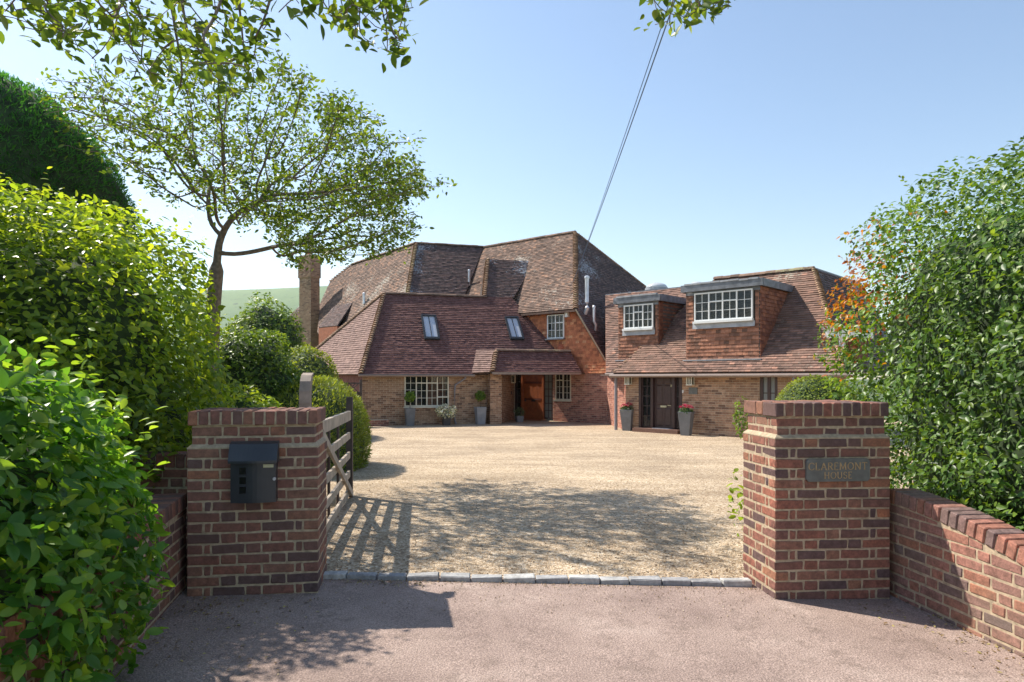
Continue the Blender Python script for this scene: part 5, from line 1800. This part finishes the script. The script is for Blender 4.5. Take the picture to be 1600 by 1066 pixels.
# ------------------------------------------------------------------ planting
def two(name, *a, **k):
    return leaf_mat(name, *a, **k), leaf_mat(name + '_single', *a, use_object=True, **k)
L1, L1o = two('laurel_leaf', (.075, .15, .016), (.18, .28, .03), (.34, .41, .045), trans=.52, gloss=.34)
L2, L2o = two('shrub_leaf', (.04, .13, .022), (.10, .24, .035), (.24, .37, .045), trans=.5, gloss=.38)
L3, L3o = two('ivy_leaf', (.03, .075, .014), (.085, .17, .025), (.19, .28, .045), trans=.36, gloss=.4)
L4, L4o = two('tree_leaf', (.05, .10, .016), (.095, .165, .024), (.18, .24, .035), trans=.45, gloss=.4)
L5 = leaf_mat('conifer_spray', (.022, .09, .02), (.05, .17, .032), (.10, .24, .045), trans=.5, gloss=.6, trans_col=(1.7, 1.8, .8))
L6 = leaf_mat('yew_spray', (.08, .12, .018), (.16, .22, .03), (.28, .33, .06), trans=.35, gloss=.55)
L7 = leaf_mat('far_leaf', (.055, .11, .018), (.11, .19, .026), (.19, .26, .045), trans=.4)
L8 = leaf_mat('bright_leaf', (.12, .2, .02), (.22, .32, .03), (.34, .42, .05), trans=.45)
L9 = leaf_mat('copper_leaf', (.16, .045, .012), (.34, .10, .02), (.42, .26, .03), trans=.35)

bush('laurel_hedge', 'big rounded laurel hedge with glossy sunlit leaves behind the left pillar', 'hedge', (-4.40, 5.72, 1.35), (1.86, 1.5, 1.83), 52000, .072, L1, L1o,
     p=2.6, lump=.085, lf=3.2, seed=11, singles=300, tips=180, zmin=.0, shell=.3, core=.76)
bush('broadleaf_shrub', 'nearest leafy shrub spilling over the low wall at far left', 'shrub', (-2.50, 2.75, .80), (.73, 1.25, .97), 16000, .082, L2, L2o,
     p=2.4, lump=.11, lf=3.0, seed=12, singles=300, tips=90, zmin=.05, shell=.4, core=.68)
def copper(P, g):
    w = np.exp(-(((P[:, 0] - 3.4) / .35) ** 2 + ((P[:, 2] - 2.6) / .5) ** 2 + ((P[:, 1] - 7.2) / .7) ** 2))
    return (g.random(len(P)) < np.minimum(1, w * 1.3)), L9
bush('ivy_hedge', 'tall ivy clad hedge with coppery patch behind the right pillar', 'hedge', (5.08, 5.35, 1.62), (1.78, 2.35, 1.76), 85000, .056, L3, L3o,
     p=5.0, lump=.085, lf=3.0, seed=13, singles=300, tips=160, zmin=.1, shell=.3, core=.76, recolor=copper)
bush('conifer_hedge', 'tall clipped dark conifer hedge with rounded top at far left', 'hedge', (-7.88, 9.0, 2.2), (2.6, 2.0, 3.5), 140000, .065, L5, None,
     p=3.0, lump=.02, seed=14, shape='needle', shell=.045, core=.985)
bush('yew_bush', 'clipped yew bush on the drive behind the open gate', 'bush', (-3.55, 12.4, .45), (.88, 1.6, 1.15), 20000, .075, L6, None, p=2.3, lump=.03, seed=15, shape='needle', shell=.12, core=.9, zmin=-.1)
bush('round_bush', 'bright green rounded bush between laurel and gate post', 'bush', (-4.75, 12.2, .95), (1.0, 1.0, 1.65), 13000, .085, L7, None, p=2.4, lump=.10, seed=16, shape='leaf', zmin=-.1, tips=30)
bush('leafy_tree', 'bushy green tree top below the pale hill', 'tree', (-8.0, 22, 2.0), (1.3, 1.3, 2.2), 10000, .13, L7, None, p=2.2, lump=.12, seed=17, shape='dia', zmin=-.16, tips=30)
bush('yew_hedge', 'dark sloping yew hedge below the chimney', 'hedge', (-6.3, 20.5, .5), (1.15, 2.2, 2.1), 16000, .11, L6, None, p=2.2, lump=.05, seed=18, shape='dia', zmin=-.16, core=.9)
bush('lime_shrub', 'low lime green shrub glowing behind the left pillar', 'shrub', (-3.6, 8.8, .55), (.75, .6, .95), 5000, .08, L8, None, p=2.1, lump=.12, seed=19, shape='leaf', zmin=0, tips=25)
bush('box_dome', 'smooth clipped box dome behind the right pillar', 'bush', (6.0, 13.4, .55), (.85, .8, 1.12), 16000, .055, L6, None, p=2.3, lump=.015, seed=20, shape='dia', shell=.08, core=.93, zmin=-.13)
bush('laurel_sprig', 'small laurel sprout at the foot of the right pillar', 'plant', (2.20, 6.6, .42), (.07, .16, .36), 80, .075, L8, None, p=2, lump=.1, seed=21, zmin=-.02, core=0)
bush('climber', 'thin climbing shoots above the right pillar shoulder', 'plant', (6.12, 18.2, .6), (.2, .2, .6), 260, .10, L7, None, p=2, lump=.1, seed=22, zmin=-.12, core=0)

# the spreading tree
def inpoly(pts, x, y):
    c = False; n = len(pts); j = n - 1
    for i in range(n):
        xi, yi = pts[i]; xj, yj = pts[j]
        if (yi > y) != (yj > y) and x < (xj - xi) * (y - yi) / (yj - yi) + xi: c = not c
        j = i
    return c
def spreading_tree():
    g = np.random.default_rng(5)
    sil = [(40, 190), (70, 130), (150, 105), (330, 70), (470, 95), (500, 160), (560, 150), (600, 190), (640, 240), (690, 288), (640, 318), (655, 362), (600, 398), (545, 392), (500, 420), (450, 385), (400, 350), (330, 335), (270, 320), (180, 270), (100, 225)]
    D0 = 10.0
    sil = [((a - 800) / F * D0, EYE - (b - YH) / F * D0) for a, b in sil]
    att = []
    cl = []
    while len(cl) < 110:
        x = g.uniform(-7.3, -1.0); z = g.uniform(3.2, 6.5)
        if not inpoly(sil, x, z): continue
        if x < -4.7 and g.random() < .25: continue
        h = 2.2 * math.sqrt(max(.02, 1 - ((x + 4.1) / 3.4) ** 2))
        cl.append((x, D0 + g.uniform(-1, 1) * h, z))
    cl += [(-1.15, 10.2, 4.42), (-1.5, 9.8, 3.75), (-1.9, 10.2, 3.45), (-2.6, 9.6, 3.35), (-3.0, 10.0, 3.2), (-1.9, 10, 5.0), (-2.3, 10.3, 5.55), (-2.9, 9.7, 5.7)]
    for (x, y, z) in cl:
        k = 46 if x > -4.4 else 26
        for _ in range(k):
            q = (x + g.normal() * .34, y + g.normal() * .36, z + g.normal() * .15)
            if inpoly(sil, q[0] * D0 / q[1] + .06 + abs(g.normal()) * .02 - g.normal() * .16, EYE + (q[2] - EYE) * D0 / q[1] + g.normal() * .12): att.append(q)
    trunk = [(-4.52, 10.15, -.2), (-4.46, 10.1, 1.2), (-4.40, 10.05, 2.6), (-4.32, 10.0, 3.3), (-4.30, 10, 3.6)]
    N, par = grow(att, trunk, step=.11, di=.9, dk=.14, seed=5)
    rad, kids = limbs(N, par, .004, 2.55, .12)
    for i in range(len(rad)):
        if N[i][2] < 3.2 and abs(N[i][0] + 4.45) < .3: rad[i] = .10 + .03 * max(0, (1.6 - N[i][2])) * .6
    T = thing('spreading_tree', (-4.52, 10.15, zg(-4.5, 10)), 'spreading flat topped tree with bare limbs rising behind the laurel', 'tree')
    limb_mesh(N, par, rad, M['bark'], 'trunk', T)
    P, sd, ax, nm, sz, rn = twig_leaves(N, par, rad, kids, .0095, 7, .072, .06, 6)
    kp = (P[:, 0] > -4.6) | (np.random.default_rng(2).random(len(P)) < .55)
    split_leaves(T, P[kp], sd[kp], ax[kp], nm[kp], sz[kp], rn[kp], L4, L4o, 0, 'leaf', 'crown')
spreading_tree()

def overhanging_tree():
    g = np.random.default_rng(8)
    att = []
    regs = [([(-80, -140), (420, -140), (440, 70), (420, 150), (380, 190), (330, 150), (300, 200), (240, 150), (170, 120), (60, 70), (-60, 60)], 800, 3.4, 4.8),
            ([(420, -120), (650, -120), (668, 70), (632, 110), (580, 88), (510, 40), (440, 22)], 420, 3.7, 4.6),
            ([(1000, -130), (1150, -130), (1158, 34), (1100, 62), (1034, 48), (1010, 20)], 420, 4.1, 4.7)]
    for poly, n, d0, d1 in regs:
        xs = [a for a, _ in poly]; ys = [b for _, b in poly]; k = 0
        while k < n:
            a, b = g.uniform(min(xs), max(xs)), g.uniform(min(ys), max(ys))
            if inpoly(poly, a, b):
                d = g.uniform(d0, d1); p0 = W(a, b, d); k += 14
                for _ in range(14):
                    q = (p0.x + g.normal() * .15, p0.y + g.normal() * .15, p0.z + g.normal() * .09)
                    if inpoly(poly, 800 + F * q[0] / q[1] + 14, YH - F * (q[2] - EYE) / q[1] + 14): att.append(q)
    trunk = [(-5.0, 3.0, 0), (-4.9, 3.05, 2.2), (-4.3, 3.4, 3.9), (-3.0, 3.9, 4.5), (-1.6, 4.1, 4.75), (-.2, 4.25, 4.9), (.8, 4.4, 4.75)]
    N, par = grow(att, trunk, step=.08, di=.7, dk=.1, seed=9)
    rad, kids = limbs(N, par, .0032, 2.1, .10)
    T = thing('overhanging_tree', (-5.0, 3.0, .1), 'leafy boughs overhanging the top edge of the view', 'tree')
    limb_mesh(N, par, rad, M['bark'], 'trunk', T)
    P, sd, ax, nm, sz, rn = twig_leaves(N, par, rad, kids, .008, 3, .075, .045, 10)
    split_leaves(T, P, sd, ax, nm, sz, rn, L4, L4o, 300, 'leaf', 'foliage')
overhanging_tree()

# fallen leaves and dirt along the walls
def litter():
    g = np.random.default_rng(4)
    m = 620
    P = np.zeros((m, 3))
    for i in range(m):
        if i % 2: P[i, :2] = (-2.25 + .25 * g.random() + .9 * g.random() ** 2, 4.75 - 1.2 * g.random() ** 1.5)
        else:
            s = g.random() * 1.6; P[i, :2] = (2.9 + .12 * s - .5 * g.random() ** 2.5, 5.0 - s)
        if i % 7 == 0: P[i, :2] = (g.uniform(-1.3, -.6), 5.12 + .1 * g.random())
        P[i, 2] = zt(P[i, 0]) + .008
    sd, ax, nm = rot_basis(g.normal(size=(m, 3)) * .25 + np.array([0, 0, 1]), g.normal(size=(m, 3)))
    o = link('leaf_litter', leaf_mesh('leaf_litter', P, sd, ax, nm, g.uniform(.008, .034, m), g.random(m), leaf_mat('dead_leaf', (.10, .06, .03), (.2, .13, .06), (.4, .34, .12), trans=.1), 'dia'))
    tag(o, 'scattered dead leaves along the wall feet', kind='stuff')
litter()

# ------------------------------------------------------------------ summer haze
hz_m = bpy.data.materials.new('haze_air'); hz_m.use_nodes = True
hn = hz_m.node_tree.nodes; hn.remove(hn["Principled BSDF"])
pv = hn.new("ShaderNodeVolumePrincipled")
pv.inputs["Color"].default_value = (.86, .92, 1, 1); pv.inputs["Density"].default_value = .00012; pv.inputs["Anisotropy"].default_value = .3
hz_m.node_tree.links.new(pv.outputs[0], hn["Material Output"].inputs["Volume"])
tag(MB().box((0, 1150, 149), (5600, 3000, 302)).build('haze', hz_m), kind='stuff')
